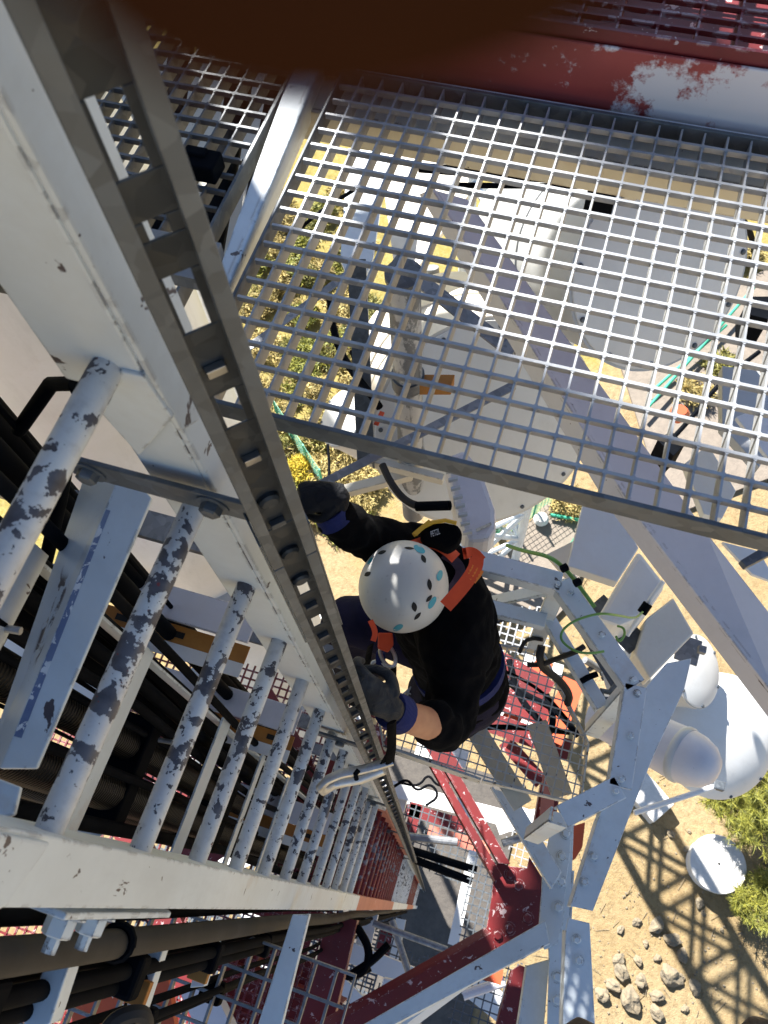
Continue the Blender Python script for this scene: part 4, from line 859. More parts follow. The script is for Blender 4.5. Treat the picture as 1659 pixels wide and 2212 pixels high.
for i in range(4): obj('gland', B().lathe(P(838+i*15, 2150+i*3, 6.6), Z, [(0, .03), (.04, .03)], 10), 'dish_grey', t)
# ---- scaffold hook with its strap
t = thing('ladder_hook', 'bare aluminium hook clipped round the rail on a black strap below the climber', 'hook', P(780, 1670, 2.0))
HD = 1.98
hk = [(848, 1644, HD), (815, 1654, HD), (775, 1664, HD), (735, 1672, HD), (708, 1684, HD), (692, 1700, HD+.02), (700, 1708, HD+.05), (720, 1696, HD+.07), (745, 1690, HD+.07), (780, 1684, HD+.06), (830, 1664, HD+.04)]
obj('hook_body', B().tube([P(*p) for p in hk], [(.010, .013)]*len(hk), 12), 'bright_metal', t, smooth=True)
obj('gate', B().tube([P(775, 1663, HD-.012), P(768, 1672, HD-.012), P(770, 1683, HD)], .006, 8), 'black_rubber', t)
obj('strap', B().tube([P(842, 1650, HD), P(846, 1618, 1.9), P(846, 1560, 1.8)], [(.012, .004)]*3, 8), 'black_fabric', t, smooth=True)
obj('strap', B().tube([P(826, 1650, HD), P(840, 1626, 1.92), P(846, 1600, 1.88)], [(.009, .003)]*3, 8), 'black_fabric', t, smooth=True)
# ================================================================== TUBE, DECK AND MAST ADDED FOR SHADE, NEIGHBOUR MAST (mostly out of view)
def az(u, v): return Vector((u*.736+v*(-.676), u*.676+v*.736, 0))
c = az(-.52, 3.35)
t = thing('shade_tube', 'wide cream painted steel tube added behind the ladder to block the sun, at the left edge', 'mast', (c.x, c.y, 0))  # added as a sun blocker for the ladder and the cables behind it
obj('tube', B().lathe((c.x, c.y, 0), Z, [(0, .9), (.2, .9), (.2, .73), (36, .73)], 72), 'clean_white', t, smooth=True)
for h in (4, 8, 12, 16, 20, 24):
    obj('flange_ring', B().lathe((c.x, c.y, h), Z, [(0, .735), (0, .80), (.05, .80), (.05, .735)], 72), 'dish_grey', t)
t = thing('shade_deck', 'steel plate deck added a storey above to shade the grating and the big drum', 'platform', (-2.6, 2.8, CAMZ+3))  # added out of view; outline cut for the shadow edge on the grating
obj('deck_plate', B().prism([(x, y, CAMZ+3) for x, y in ((-4.4, 4.25), (-3.9, 4.1), (-3.12, 3.85), (-2.89, 3.74), (-2.57, 3.66), (-1.9, 3.45), (-1.75, 2.0), (-4.4, 2.0))], (0, 0, .008)), 'dark_galvanised', t)
obj('deck_plate', B().prism([(x, y, CAMZ+3) for x, y in ((-4.8, 4.9), (-3.0, 4.9), (-3.0, 6.2), (-4.8, 6.2))], (0, 0, .008)), 'dark_galvanised', t)
obj('support_beam', B().beam((-2.6, 2.8, CAMZ+2.93), (-4.0, 6.1, CAMZ+2.93), .12, .12), 'white_paint', t)
c = az(.62, 9.7)
t = thing('shade_mast', 'added slim mast with white cylinders that shade the climber, behind the climbing rail', 'mast', (c.x, c.y, 0))  # added mast; cylinder heights shade the climber but leave the grating in sun
obj('pole', B().tube([c, c+Z*26.45], .09, 20), 'clean_white', t, smooth=True)
for u_, top, rr in ((.45, 2.62, .20), (.89, 2.98, .25)):
    q_ = az(u_, 9.7); obj('radome', B().lathe((q_.x, q_.y, 26.4), Z, [(0, .10), (.1, rr), (top-.05, rr), (top, rr*.8)], 48), 'clean_white', t, smooth=True)
def lattice(name, label, c, wd, h, bay):
    t = thing(name, label, 'mast', (c.x, c.y, 0)); e1, e2 = Vector((.736, .676, 0)), Vector((-.676, .736, 0))
    cs = [c+(e1*a+e2*b_)*wd/2 for a, b_ in ((-1, -1), (1, -1), (1, 1), (-1, 1))]
    for c_ in cs: obj('leg', B().tube([c_, c_+Z*h], .115, 10), 'white_paint', t)
    b = B(); n = int(h/bay)
    for i in range(n):
        for a in range(4):
            p, q_ = cs[a], cs[(a+1) % 4]
            if (i+a) % 2: p, q_ = q_, p
            b.tube([p+Z*i*bay, q_+Z*(i+1)*bay], .07, 6); b.tube([p+Z*(i+1)*bay, q_+Z*(i+1)*bay], .065, 6)
            if a % 2 == 0: b.tube([q_+Z*i*bay, p+Z*(i+1)*bay], .07, 6)
    obj('bracing', b, 'white_paint', t)
    obj('platform', B().prism([c+(e1*a+e2*b_)*wd*.75+Z*(h-1.6) for a, b_ in ((-1, -1), (1, -1), (1, 0), (-1, 0))], Z*.06), 'white_paint', t)
lattice('lattice_mast', 'neighbouring white lattice mast standing beyond the antennas', az(5.45, 7.6), 1.35, 13.5, 1.65)
# ================================================================== GROUND
def gh(x, y): return .10*noise.noise(Vector((x*.25, y*.25, 0)))+.03*noise.noise(Vector((x*1.7, y*1.7, 3)))-(.05*max(0, -x-4)+.0)
gb = B(); xs = [-400, -200, -90, -50]+[-30+i*.6 for i in range(101)]+[50, 90, 200, 400]; ys = xs
nx = len(xs); gb.v = [Vector((x, y+6, gh(x, y+6))) for y in ys for x in xs]
gb.f = [(j*nx+i, j*nx+i+1, (j+1)*nx+i+1, (j+1)*nx+i) for j in range(nx-1) for i in range(nx-1)]
o = struct('ground', gb, 'sand', smooth=True)
def gp_(x, y, dz=0.0):
    p = P(x, y, CAMZ); p.z = gh(p.x, p.y)+dz; return p
pv = B().prism([gp_(1040, 1180, .12), gp_(1090, 1192, .12), gp_(1180, 1090, .12), gp_(1290, 1130, .12), gp_(1235, 1300, .12), gp_(1190, 1345, .12), gp_(1040, 1330, .12)], (0, 0, -.3))
for p in pv.v[:7]: p.z = .16
for p in pv.v[7:]: p.z = -.3
struct('pavement', pv, 'concrete')
mat('shaded_concrete', stone((.10, .088, .075), (.07, .062, .055)), .9)  # concrete darkened to carry the shade around the ladder foot
struct('yard_slab', B().prism([(-4.2, -4.6, .10), (1.5, -4.6, .10), (1.5, 3.4, .10), (-4.2, 3.4, .10)], (0, 0, -.4)), 'shaded_concrete')
# round lid
p = gp_(1538, 1868)
t = thing('tank_lid', 'white round concrete tank lid with a small central hole on the sandy ground', 'tank lid', p)
obj('lid', B().lathe(p-Z*.2, Z, [(0, .60), (.55, .60), (.60, .64), (.68, .655), (.72, .64), (.76, .4), (.78, .0)], 48), 'pale_concrete', t, smooth=True)
obj('hole', B().lathe(p+Z*.578, Z, [(0, .028), (.012, .028)], 14), 'hole_black', t)
p = gp_(1392, 1718, .2)
b = B(); b.beam(p+Vector((-.45, .3, 0)), p+Vector((.45, -.35, 0)), .7, .45)
solid('concrete_block', 'white painted concrete block casting a black shadow beside the girt beam', 'block', b, 'pale_concrete', bev=.03)
# stones
def stone_mesh(seed, sx, sy, sz):
    bm = bmesh.new(); bmesh.ops.create_icosphere(bm, subdivisions=3, radius=1)
    for v in bm.verts:
        k = 1+.6*noise.noise(v.co*1.1+Vector((seed*3.1, 0, 0)))+.12*noise.noise(v.co*4)
        k *= min(1, 1/(abs(v.co.x)+abs(v.co.y)*.8+abs(v.co.z)*.9)*1.25); v.co = Vector((v.co.x*sx, v.co.y*sy, v.co.z*sz))*k
    b = B(); b.v = [v.co.copy() for v in bm.verts]; b.f = [tuple(v.index for v in f.verts) for f in bm.faces]; bm.free(); return b
protos = []
for i, (sx, sy, sz) in enumerate(((.30, .2, .16), (.2, .17, .13), (.36, .28, .2))):
    protos.append(stone_mesh(i, sx, sy, sz))
sp = [(1450, 1803, .8), (1490, 1795, .5), (1488, 1835, .55), (1500, 1880, .9), (1514, 1898, .7), (1420, 2000, 1.0), (1455, 2030, 1.3), (1395, 2040, .8), (1335, 2075, .9), (1380, 2075, .8), (1420, 2070, .9), (1475, 2065, .8), (1340, 2100, 1.4), (1382, 2120, 1.5), (1448, 2105, 1.4), (1325, 2130, 1.2), (1300, 2150, 1.6), (1360, 2160, 1.4), (1420, 2150, 1.1),
      (1470, 2110, 1.0), (1500, 2130, .9), (1420, 2190, 1.2), (1480, 2180, .9), (1510, 1950, .7), (1520, 1972, .5), (1560, 2010, .5), (1375, 1990, .6), (1340, 2010, .7), (1440, 1940, .4), (1385, 1940, .35), (1545, 2060, .4), (1480, 2010, .5), (1350, 2050, .7), (1310, 2060, .9), (1450, 2150, 1.1), (1325, 2180, 1.3)]
ml = None
mes = []
for i, (x, y, s_) in enumerate(sp[:28]):
    k = i % 3; q_ = gp_(x, y, -.02*s_)
    if i < 3:
        o = solid('stone', 'rough brown grey stone lying on the sandy ground below the tower', 'stone', protos[i], 'stone', 'stones on the sandy ground'); mes.append(o)
    else:
        o = mes[k].copy(); C.objects.link(o)
    o.location = q_; o.rotation_euler = (random.uniform(-.3, .3), random.uniform(-.3, .3), random.uniform(0, 6)); o.scale = (s_*.5,)*3
for x, y in ((700, 640), (690, 1030), (770, 1090), (760, 1110), (670, 560)):
    o = mes[1].copy(); C.objects.link(o); o.location = gp_(x, y, .05); o.scale = (.8,)*3; o['label'] = 'pale stone lying between the shrubs below the grating'; o['group'] = 'stones between the shrubs'
# pebbles and twigs: nobody could count these
b = B()
for i in range(2600):
    x, y = random.uniform(1.5, 11), random.uniform(-4, 8)
    r = random.choice((.012, .018, .02, .035)); z = gh(x, y); p = Vector((x, y, z)); a = random.uniform(0, 6)
    if i % 7 == 0:
        d = Vector((math.cos(a), math.sin(a), .05))*random.uniform(.1, .35); b.tube([p+Z*.02, p+d+Z*.03], .006, 4)
    else:
        b.lathe(p-Z*r*.3, Z, [(0, r), (r*.7, r*.8), (r, r*.1)], 5)
o = struct('gravel', b, 'stone', 'stuff')
# leafy plants
def tufts(b, c, n, L, spread, flat_=.5, up=.4):
    for i in range(n):
        d = Vector((random.gauss(0, 1), random.gauss(0, 1), random.gauss(up, .5))).normalized()
        s_ = d.cross(Vector((random.random()-.5, random.random()-.5, random.random()))).normalized()
        l = L*random.uniform(.6, 1.2); o_ = c+Vector((random.gauss(0, spread), random.gauss(0, spread), random.gauss(0, spread*.6)))
        k = len(b.v); w_ = L*.055*flat_*2
        b.v += [o_-s_*w_, o_+s_*w_, o_+d*l+s_*w_*.3, o_+d*l-s_*w_*.3]; b.f.append((k, k+1, k+2, k+3))
def shrub(name, label, cat, p, r, h, m, n, L, group=None, flat_=1.0, stems=4):
    t = thing(name, label, cat, p, group); b = B()
    for i in range(n):
        a, e_ = random.uniform(0, 6.283), random.random()
        rr = r*math.sqrt(random.random())*(.7+.5*noise.noise(Vector((math.cos(a)*1.5+p.x, math.sin(a)*1.5+p.y, 1))))
        c = p+Vector((math.cos(a)*rr, math.sin(a)*rr, h*(1-(rr/r)**2*.7)*random.uniform(.35, 1)))
        tufts(b, c, 12, L, .05*r+.02, flat_)
    obj('foliage', b, m, t)
    sb = B()
    for k in range(stems):
        a = k*6.283/stems+random.random(); sb.tube([p-Z*.1, p+Vector((math.cos(a)*r*.25, math.sin(a)*r*.25, h*.4)), p+Vector((math.cos(a)*r*.55, math.sin(a)*r*.55, h*.8))], [.03, .022, .01], 6)
    obj('stem', sb, 'bark', t); return t
random.seed(21)
GS = 'shrubs on the slope below the grating'
spots = []
for i in range(70):
    x, y = random.uniform(540, 800), random.uniform(400, 1130)
    if x < 505+(y-640)*.2: continue
    spots.append((x, y))
for i, (x, y) in enumerate(spots):
    p = gp_(x, y); m = random.choice(('shrub_leaf', 'dry_leaf', 'dry_leaf', 'dry_leaf', 'pine_leaf'))
    lab = {'shrub_leaf': 'low olive green shrub on the slope below the grating', 'dry_leaf': 'low straw coloured dry shrub on the slope below the grating', 'pine_leaf': 'low dark green shrub on the slope below the grating'}[m]
    shrub('shrub', lab, 'shrub', p, random.uniform(.45, 1.0), random.uniform(.3, .7), m, 70, .20, GS)
shrub('shrub', 'bright yellow flowering shrub right of the climbing rail above the glove', 'shrub', gp_(648, 1020), .62, .6, 'yellow_leaf', 150, .16)
for i, (x, y, m) in enumerate(((1500, 860, 'dry_leaf'), (1610, 560, 'dry_leaf'), (1230, 1100, 'dry_leaf'), (1560, 800, 'shrub_leaf'))):
    shrub('shrub', ('straw coloured shrub seen through the right part of the grating', 'straw coloured shrub at the right edge behind the grating', 'dry shrub by the green mesh fence', 'olive shrub by the green poles behind the grating')[i], 'shrub', gp_(x, y), .7, .5, m, 90, .2)
# pine
def pine(label, p, spots, h0, seedn):
    random.seed(seedn)
    t = thing('pine_tree', label, 'tree', p); tb = B(); tp = p+Vector((.1, .1, h0)); tb.tube([p-Z*.3, p+Vector((.05, 0, h0*.5)), tp], [.16, .12, .05], 10)
    cb_ = B(); lb = B()
    for c, r in spots:
        root = p+(tp-p)*random.uniform(.35, .95); mid = (root+c)/2+Vector((0, 0, -.15)); lb.tube([root, mid, c], [.05, .035, .015], 6)
        for i in range(int(120*r)):
            d = Vector((random.gauss(0, 1), random.gauss(0, 1), random.gauss(0, .6))).normalized()*r*random.random()**.45
            tufts(cb_, c+d, 30, .19, .015, .30, .5)
    obj('trunk', tb, 'bark', t, smooth=True); obj('limbs', lb, 'bark', t, smooth=True); obj('crown', cb_, 'pine_leaf', t); return t
def pc(x, y, D): return P(x, y, D)
bp = gp_(1660, 1860)
pine('bushy yellow green pine tree at the right edge by the round lid', bp,
     [(pc(1560, 1560, 20.2), .5), (pc(1610, 1600, 19.8), .7), (pc(1650, 1540, 19.8), .6), (pc(1600, 1680, 20.2), .6), (pc(1650, 1690, 19.6), .7), (pc(1575, 1740, 20.6), .4), (pc(1625, 1760, 20.2), .55), (pc(1670, 1780, 19.8), .7), (pc(1595, 1800, 20.8), .3), (pc(1640, 1480, 20), .5), (pc(1545, 1720, 20.8), .35)], 2.4, 5)
bp = gp_(1690, 1990)
pine('small pine sapling at the right edge below the round lid', bp, [(pc(1618, 1945, 21.3), .33), (pc(1650, 1975, 21.2), .4), (pc(1640, 1900, 21.4), .28), (pc(1600, 1965, 21.6), .2), (pc(1670, 1930, 21.1), .4)], .9, 9)
# green mesh fences and poles
def fence(label, a, c, h, n):
    t = thing('mesh_fence', label, 'fence', a); b = B(); d = c-a
    for i in range(n+1):
        obj('post', B().tube([a+d*i/n-Z*.1, a+d*i/n+Z*h], .03, 8), 'green_plastic', t)
    L = d.length; k = int(L/.13)
    for i in range(k+1): b.beam(a+d*i/k, a+d*i/k+Z*h, .010, .010, up=d.normalized())
    for j in range(int(h/.13)+1): b.beam(a+Z*j*.13, c+Z*j*.13, .010, .010)
    obj('wire_mesh', b, 'green_plastic', t); return t
fence('green mesh fence running down the slope right of the climbing rail', gp_(600, 900), gp_(700, 1055), 1.3, 3)
fence('green mesh fence corner in front of the cream drum antenna', gp_(1062, 1178), gp_(1196, 1085), 1.2, 3)
fence('green mesh fence at the pavement edge by the flat housing', gp_(1256, 1150), gp_(1215, 1210), 1.0, 2)
solid('green_pole', 'long green pole lying on the ground behind the right part of the grating', 'pole', B().tube([gp_(1385, 905, .4), gp_(1620, 640, .5)], .05, 10), 'green_plastic', 'green poles on the ground')
solid('green_pole', 'second green pole lying beside the long one behind the grating', 'pole', B().tube([gp_(1400, 860, .3), gp_(1560, 720, .4)], .05, 10), 'green_plastic', 'green poles on the ground')
solid('green_pole', 'short green pole on the pavement by the mesh fence', 'pole', B().tube([gp_(1186, 1122, .3), gp_(1260, 1136, .3)], .05, 10), 'green_plastic', 'green poles on the ground')
p = gp_(1166, 1132, .3)
solid('boulder', 'round pale boulder at the pavement corner inside the green fence', 'boulder', B().lathe(p-Z*.2, Z, [(0, .05), (.05, .16), (.2, .22), (.35, .16), (.42, .02)], 20), 'pale_concrete', smooth=True)
struct('yard', B().prism([gp_(1330, 760, .06)+Z*.05, gp_(1700, 560, .06)+Z*.05, gp_(1750, 1000, .06)+Z*.05, gp_(1440, 1120, .06)+Z*.05], (0, 0, -.5)), 'concrete')
GX = 'equipment seen through the right part of the grating'
for i, (pts, D, th, m, l) in enumerate((([(1560, 790), (1640, 800), (1700, 900), (1640, 1010), (1560, 920)], 2.6, .05, 'dish_grey', 'grey flat panel under the right end of the grating'), ([(1480, 1000), (1530, 960), (1590, 1060), (1560, 1120), (1520, 1110)], 2.9, .05, 'dish_white', 'white panel just above the grating front edge on the right'),
    ([(1590, 900), (1640, 880), (1700, 960), (1700, 1040)], 2.3, .02, 'clean_white', 'sunlit white strip at the far right under the grating'), ([(1420, 950), (1450, 930), (1480, 960), (1455, 985)], 4.0, .2, 'black_rubber', 'dark equipment box under the right half of the grating'),
    ([(1620, 640), (1662, 640), (1662, 690), (1620, 680)], 4.5, .3, 'black_rubber', 'dark box at the right edge behind the grating'), ([(1560, 1170), (1640, 1190), (1680, 1260), (1625, 1240)], 3.0, .02, 'clean_white', 'white plate at the right edge below the grating'),
    ([(1600, 1210), (1700, 1150), (1700, 1180), (1612, 1225)], 2.6, .03, 'dark_galvanised', 'dark tube clamp at the right edge above the diagonal beam'))):
    solid('panel' if 'box' not in l else 'equipment_box', l, 'panel' if 'box' not in l else 'box', flat(B(), pts, D, th), m, GX, bev=.003)
solid('orange_insulator', 'small red insulator beside the dark equipment box', 'insulator', B().lathe(P(1462, 904, 3.6), Z, [(0, .03), (.05, .05), (.08, .03)], 14), 'orange_paint', smooth=True)
wire('thin black cables hanging beside the long green pole', [(1400, 1000, 6), (1480, 920, 6), (1560, 820, 6), (1640, 760, 6)], .02, 'black_rubber')
solid('plate', 'pale plate under the left part of the grating with chipped paint', 'plate', flat(B(), [(752, 320), (840, 330), (805, 560), (770, 640), (735, 560)], 2.5, .02), 'white_paint')
# ================================================================== PEOPLE
from mathutils.bvhtree import BVHTree
def limb(b, pts, rs, seg=16): 
    v = [Vector(p) for p in pts]; k = 6; P_, R_ = [], []
    for i in range(len(v)-1):
        for j in range(k):
            f = j/k; a0 = v[max(i-1, 0)]; a1, a2 = v[i], v[i+1]; a3 = v[min(i+2, len(v)-1)]
            P_.append(.5*((2*a1)+(a2-a0)*f+(2*a0-5*a1+4*a2-a3)*f*f+(3*a1-a0-3*a2+a3)*f**3)); R_.append(rs[i]*(1-f)+rs[i+1]*f)
    P_.append(v[-1]); R_.append(rs[-1])
    e0 = (P_[0]-P_[1]).normalized(); e1 = (P_[-1]-P_[-2]).normalized()
    P_ = [P_[0]+e0*R_[0]*.6]+P_+[P_[-1]+e1*R_[-1]*.6]; R_ = [R_[0]*.55]+R_+[R_[-1]*.55]
    return b.tube(P_, R_, seg)
def hand(b, c, f, n, side=1, curl=(.5, .9, .7), s=1.0, wrist=None, ext=None, thumb_in=.6):
    f = f.normalized(); n = (n-f*n.dot(f)).normalized(); t = n.cross(f)*side      # t points to the thumb
    M = lambda x, y, z: c+(t*x+f*y+n*z)*s
    b.tube([M(.0, -.060, 0), M(0, -.045, 0), M(0, -.01, .002), M(-.001, .030, .003), M(-.001, .046, 0)], [(r*s, q_*s) for r, q_ in ((.024, .016), (.030, .017), (.039, .0175), (.041, .0155), (.034, .009))], 18) if False else None
    rings = [(-.062, .025, .017), (-.04, .031, .018), (-.005, .039, .0175), (.03, .042, .0155), (.048, .036, .010)]
    vs = []; k = 18
    for y, rx, rz in rings: vs += [M(rx*math.cos(2*math.pi*i/k), y, rz*math.sin(2*math.pi*i/k)) for i in range(k)]
    b.add(vs, [(i*k+j, i*k+(j+1) % k, (i+1)*k+(j+1) % k, (i+1)*k+j) for i in range(4) for j in range(k)]+[tuple(range(k-1, -1, -1)), tuple(range(4*k, 5*k))])
    for i, (x, L, y0) in enumerate(((.030, .92, .043), (.010, 1.0, .048), (-.011, .94, .045), (-.030, .76, .038))):
        cu = curl
        if ext is not None and i == ext: cu = (.05, .06, .08)
        cu = tuple(q_*(1+.06*(i-1)) for q_ in cu)
        p = M(x, y0-.012, 0); d = f.copy(); ang = 0; pts = [p]
        for L_, a in zip((.044, .027, .021), cu):
            ang += a; d = f*math.cos(ang)-n*math.sin(ang); p = p+d*L_*L*s*(1.0 if not (ext == i) else 1.12); pts.append(p)
        limb(b, pts, [.0105*s, .0098*s, .0090*s, .0078*s], 12)
    th = [M(.028, -.035, -.004), M(.052, -.005, -.014), M(.052-.02*thumb_in, .022, -.026-.012*thumb_in), M(.046-.045*thumb_in, .044, -.030-.016*thumb_in)]
    limb(b, th, [.0145*s, .0125*s, .0105*s, .0085*s], 12)
    if wrist is not None: limb(b, [wrist, M(0, -.05, 0)], [.030*s, .025*s])
    return b
J = dict(head=P(880, 1270, 2.02), neck=P(945, 1290, 2.12), shR=P(926, 1196, 2.10), shL=P(985, 1440, 2.14), elR=P(800, 1166, 1.99), wrR=P(722, 1122, 1.86), hR=P(690, 1072, 1.80),
         elL=P(968, 1560, 2.20), wrL=P(868, 1546, 1.95), hL=P(806, 1512, 1.84), chest=P(960, 1335, 2.30), waist=P(985, 1420, 2.52), hip=P(1005, 1480, 2.72))
hipR, hipL = J['hip']+Vector((-.03, .09, 0)), J['hip']+Vector((.0, -.09, 0))
kR, kL = P(752, 1340, 2.62), P(930, 1490, 3.0)
aR, aL = P(790, 1440, 3.1), P(930, 1560, 3.45)
t = thing('person', 'climber in black top and white helmet gripping the rail with gloved hands', 'person', (J['hip'].x, J['hip'].y, CAMZ-3.5))
def body(b, k, sleeves=True):
    limb(b, [J['neck'], J['neck'].lerp(J['chest'], .4), J['chest'], J['waist'], J['hip']], [.06*k, .12*k, .150*k, .135*k, .145*k], 20)
    limb(b, [J['shR'], (J['shR']+J['shL'])/2+Vector((.02, .02, -.03)), J['shL']], [.080*k, .12*k, .085*k], 20)
b = B(); body(b, .9)
limb(b, [J['head'], J['head'].lerp(J['neck'], .5), J['neck']], [.06, .055, .058])
b.lathe(J['head']-Z*.10, Z, [(-.02, .02), (0, .06), (.06, .078), (.13, .08), (.18, .06), (.205, .01)], 24)
fd = Vector((-1, -.25, -.35)).normalized()       # where the face looks
b.lathe(J['head']+fd*.06-Z*.01, fd, [(0, .02), (.025, .014), (.036, .004)], 10)
for s_ in (-1, 1):
    sd = fd.cross(Z).normalized()*s_; b.lathe(J['head']+sd*.07-Z*.01, sd, [(0, .024), (.014, .022), (.018, .008)], 12); b.lathe(J['head']+fd*.068+sd*.03+Z*.012, fd, [(0, .014), (.006, .010), (.008, .002)], 10)
b.lathe(J['head']+fd*.062-Z*.055, fd, [(0, .022), (.012, .018), (.015, .004)], 10)
for sh, el, wr, hn in (('shR', 'elR', 'wrR', 'hR'), ('shL', 'elL', 'wrL', 'hL')): limb(b, [J[sh], J[el], J[wr]], [.048, .046, .036])
for hp, kn, an in ((hipR, kR, aR), (hipL, kL, aL)): limb(b, [hp, kn, an], [.085, .06, .045])
fuse('body', b, 'skin', t, .009)
b = B(); body(b, 1.0)
limb(b, [J['shR'], J['elR'], J['wrR']+(J['hR']-J['wrR'])*.15], [.078, .062, .050])
limb(b, [J['shL'], J['elL'], J['elL'].lerp(J['wrL'], .42)], [.080, .068, .056])
limb(b, [J['neck']+Vector((.0, .0, .06)), J['neck']], [.062, .085])
jk = fuse('jacket', b, 'black_fabric', t, .009, 2)
for v in jk.data.vertices:
    c_ = v.co+Vector(t['org']); v.co += v.normal*(.012*noise.noise(Vector((c_.x*9, c_.y*9, c_.z*24)))+.006*noise.noise(c_*34))
b = B(); limb(b, [J['waist'].lerp(J['hip'], .35), J['hip'], J['hip']-Z*.1], [.130, .145, .14], 20)
limb(b, [hipR, kR, aR], [.105, .085, .07]); limb(b, [hipL, kL, aL], [.105, .085, .07])
fuse('trousers', b, 'navy_fabric', t, .012)
for an, (dx, dy) in ((aR, (-.9, -.2)), (aL, (-.9, .1))):
    d = Vector((dx, dy, 0)).normalized(); b = B(); limb(b, [an-d*.06-Z*.05, an+d*.06-Z*.06, an+d*.17-Z*.075], [.045, .045, .035]); limb(b, [an+Z*.06, an-Z*.05], [.055, .05])
    fuse('boot', b, 'boot_leather', t, .01)
vR = (EYE-J['hR']).normalized(); vL = (EYE-J['hL']).normalized()
b = hand(B(), J['hR'], (J['hR']-J['wrR']).normalized()*.5+Vector((-.55, -.55, -.3)), vR+Vector((0, .3, 0)), 1, (.95, 1.25, .9), 1.02, J['wrR']); fuse('glove', b, 'glove_fabric', t, .003, 1)
b = hand(B(), J['hL']+Vector((-.002, .006, 0)), P(758, 1482, 1.80)-J['hL'], vL*1.0+Vector((.2, -.55, 0)), -1, (.75, 1.15, .8), 1.08, J['wrL'].lerp(J['hL'], .25)); gl = fuse('glove', b, 'glove_palm', t, .003, 1)
wd = (J['wrL']-J['hL']).normalized(); cfc = J['hL']+wd*.085
obj('glove_cuff', B().tube([cfc-wd*.012, cfc+wd*.012, cfc+wd*.034], [.042, .046, .047], 22), 'blue_fabric', t, smooth=True)
wd2 = (J['wrR']-J['hR']).normalized(); obj('glove_cuff', B().tube([J['hR']+wd2*.05, J['hR']+wd2*.085], [.042, .046], 22), 'blue_fabric', t, smooth=True)
# helmet with vents and coloured inserts
hc = P(872, 1267, 2.00); hv = (EYE-hc).normalized(); hx = (hv*.985+(P(840, 1290, 2)-P(872, 1267, 2)).normalized()*.17).normalized()
prof = [(-.035, .100), (-.030, .113), (-.02, .1175), (.0, .119), (.035, .1150), (.065, .103), (.09, .084), (.108, .061), (.119, .037), (.124, .016), (.125, .0)]
hb = B().lathe(hc, hx, prof, 64, a0=(P(850, 1320, 2)-P(890, 1210, 2)), sy=.965)
hm = obj('helmet', hb, 'helmet_shell', t, smooth=True)
tree_h = BVHTree.FromPolygons(hb.v, hb.f); me_ = jk.data
tree_j = BVHTree.FromPolygons([v.co+Vector(t['org']) for v in me_.vertices], [tuple(p.vertices) for p in me_.polygons])
def hit(tr, x, y, off):
    d = ray(x, y).normalized(); h = tr.ray_cast(EYE, d)
    return None if h[0] is None else h[0]-d*off
def patch(tr, outline, off, m, nm, par, thick=.002):
    cx_ = sum(p[0] for p in outline)/len(outline); cy_ = sum(p[1] for p in outline)/len(outline); b = B(); rings = []
    for f in (1, .55, .1): 
        ring = [hit(tr, cx_+(x-cx_)*f, cy_+(y-cy_)*f, off) for x, y in outline]
        if any(r is None for r in ring): ring = [r for r in ring]
        rings.append(ring)
    if any(r is None for g_ in rings for r in g_): return None
    n = len(outline); vs = rings[0]+rings[1]+rings[2]+[p+(p-EYE).normalized()*(off+thick) for p in rings[0]]
    fs = [(i*n+k, i*n+(k+1) % n, (i+1)*n+(k+1) % n, (i+1)*n+k) for i in range(2) for k in range(n)]+[tuple(range(2*n, 3*n))]+[(k, (k+1) % n, 3*n+(k+1) % n, 3*n+k) for k in range(n)]
    b.add(vs, fs); return obj(nm, b, m, par, smooth=False)
def ell(x, y, a, b_, rot, pw=1.0, n=18):
    c_, s_ = math.cos(math.radians(rot)), math.sin(math.radians(rot)); o_ = []
    for k in range(n):
        t_ = 2*math.pi*k/n; u, v = math.cos(t_)*a, math.sin(t_)*b_*abs(math.sin(t_))**(pw-1 if pw > 1 else 0)
        o_.append((x+u*c_-v*s_, y+u*s_+v*c_))
    return o_
for x, y, a, b_, r in ((794, 1240, 8, 5, -30), (825, 1193, 10, 4, -20), (884, 1184, 11, 3, 5), (915, 1207, 10, 5, 65), (928, 1263, 13, 5, 83), (927, 1293, 10, 4, 130), (895, 1311, 11, 6, 80), (902, 1331, 11, 4, 132)):
    patch(tree_h, ell(x, y, a, b_, r, 1.7), .0008, 'hole_black', 'vent', hm, .003)
for x, y, a, b_, r in ((848, 1173, 12, 4.5, -22), (906, 1186, 14, 7, 32), (950, 1243, 12, 6, 105), (934, 1302, 15, 6, 120), (860, 1356, 12, 6, -28), (775, 1298, 10, 2.6, 85), (799, 1212, 9, 3, -55)):
    patch(tree_h, ell(x, y, a, b_, r), .0016, 'turquoise', 'reflector_dot', hm, .002)
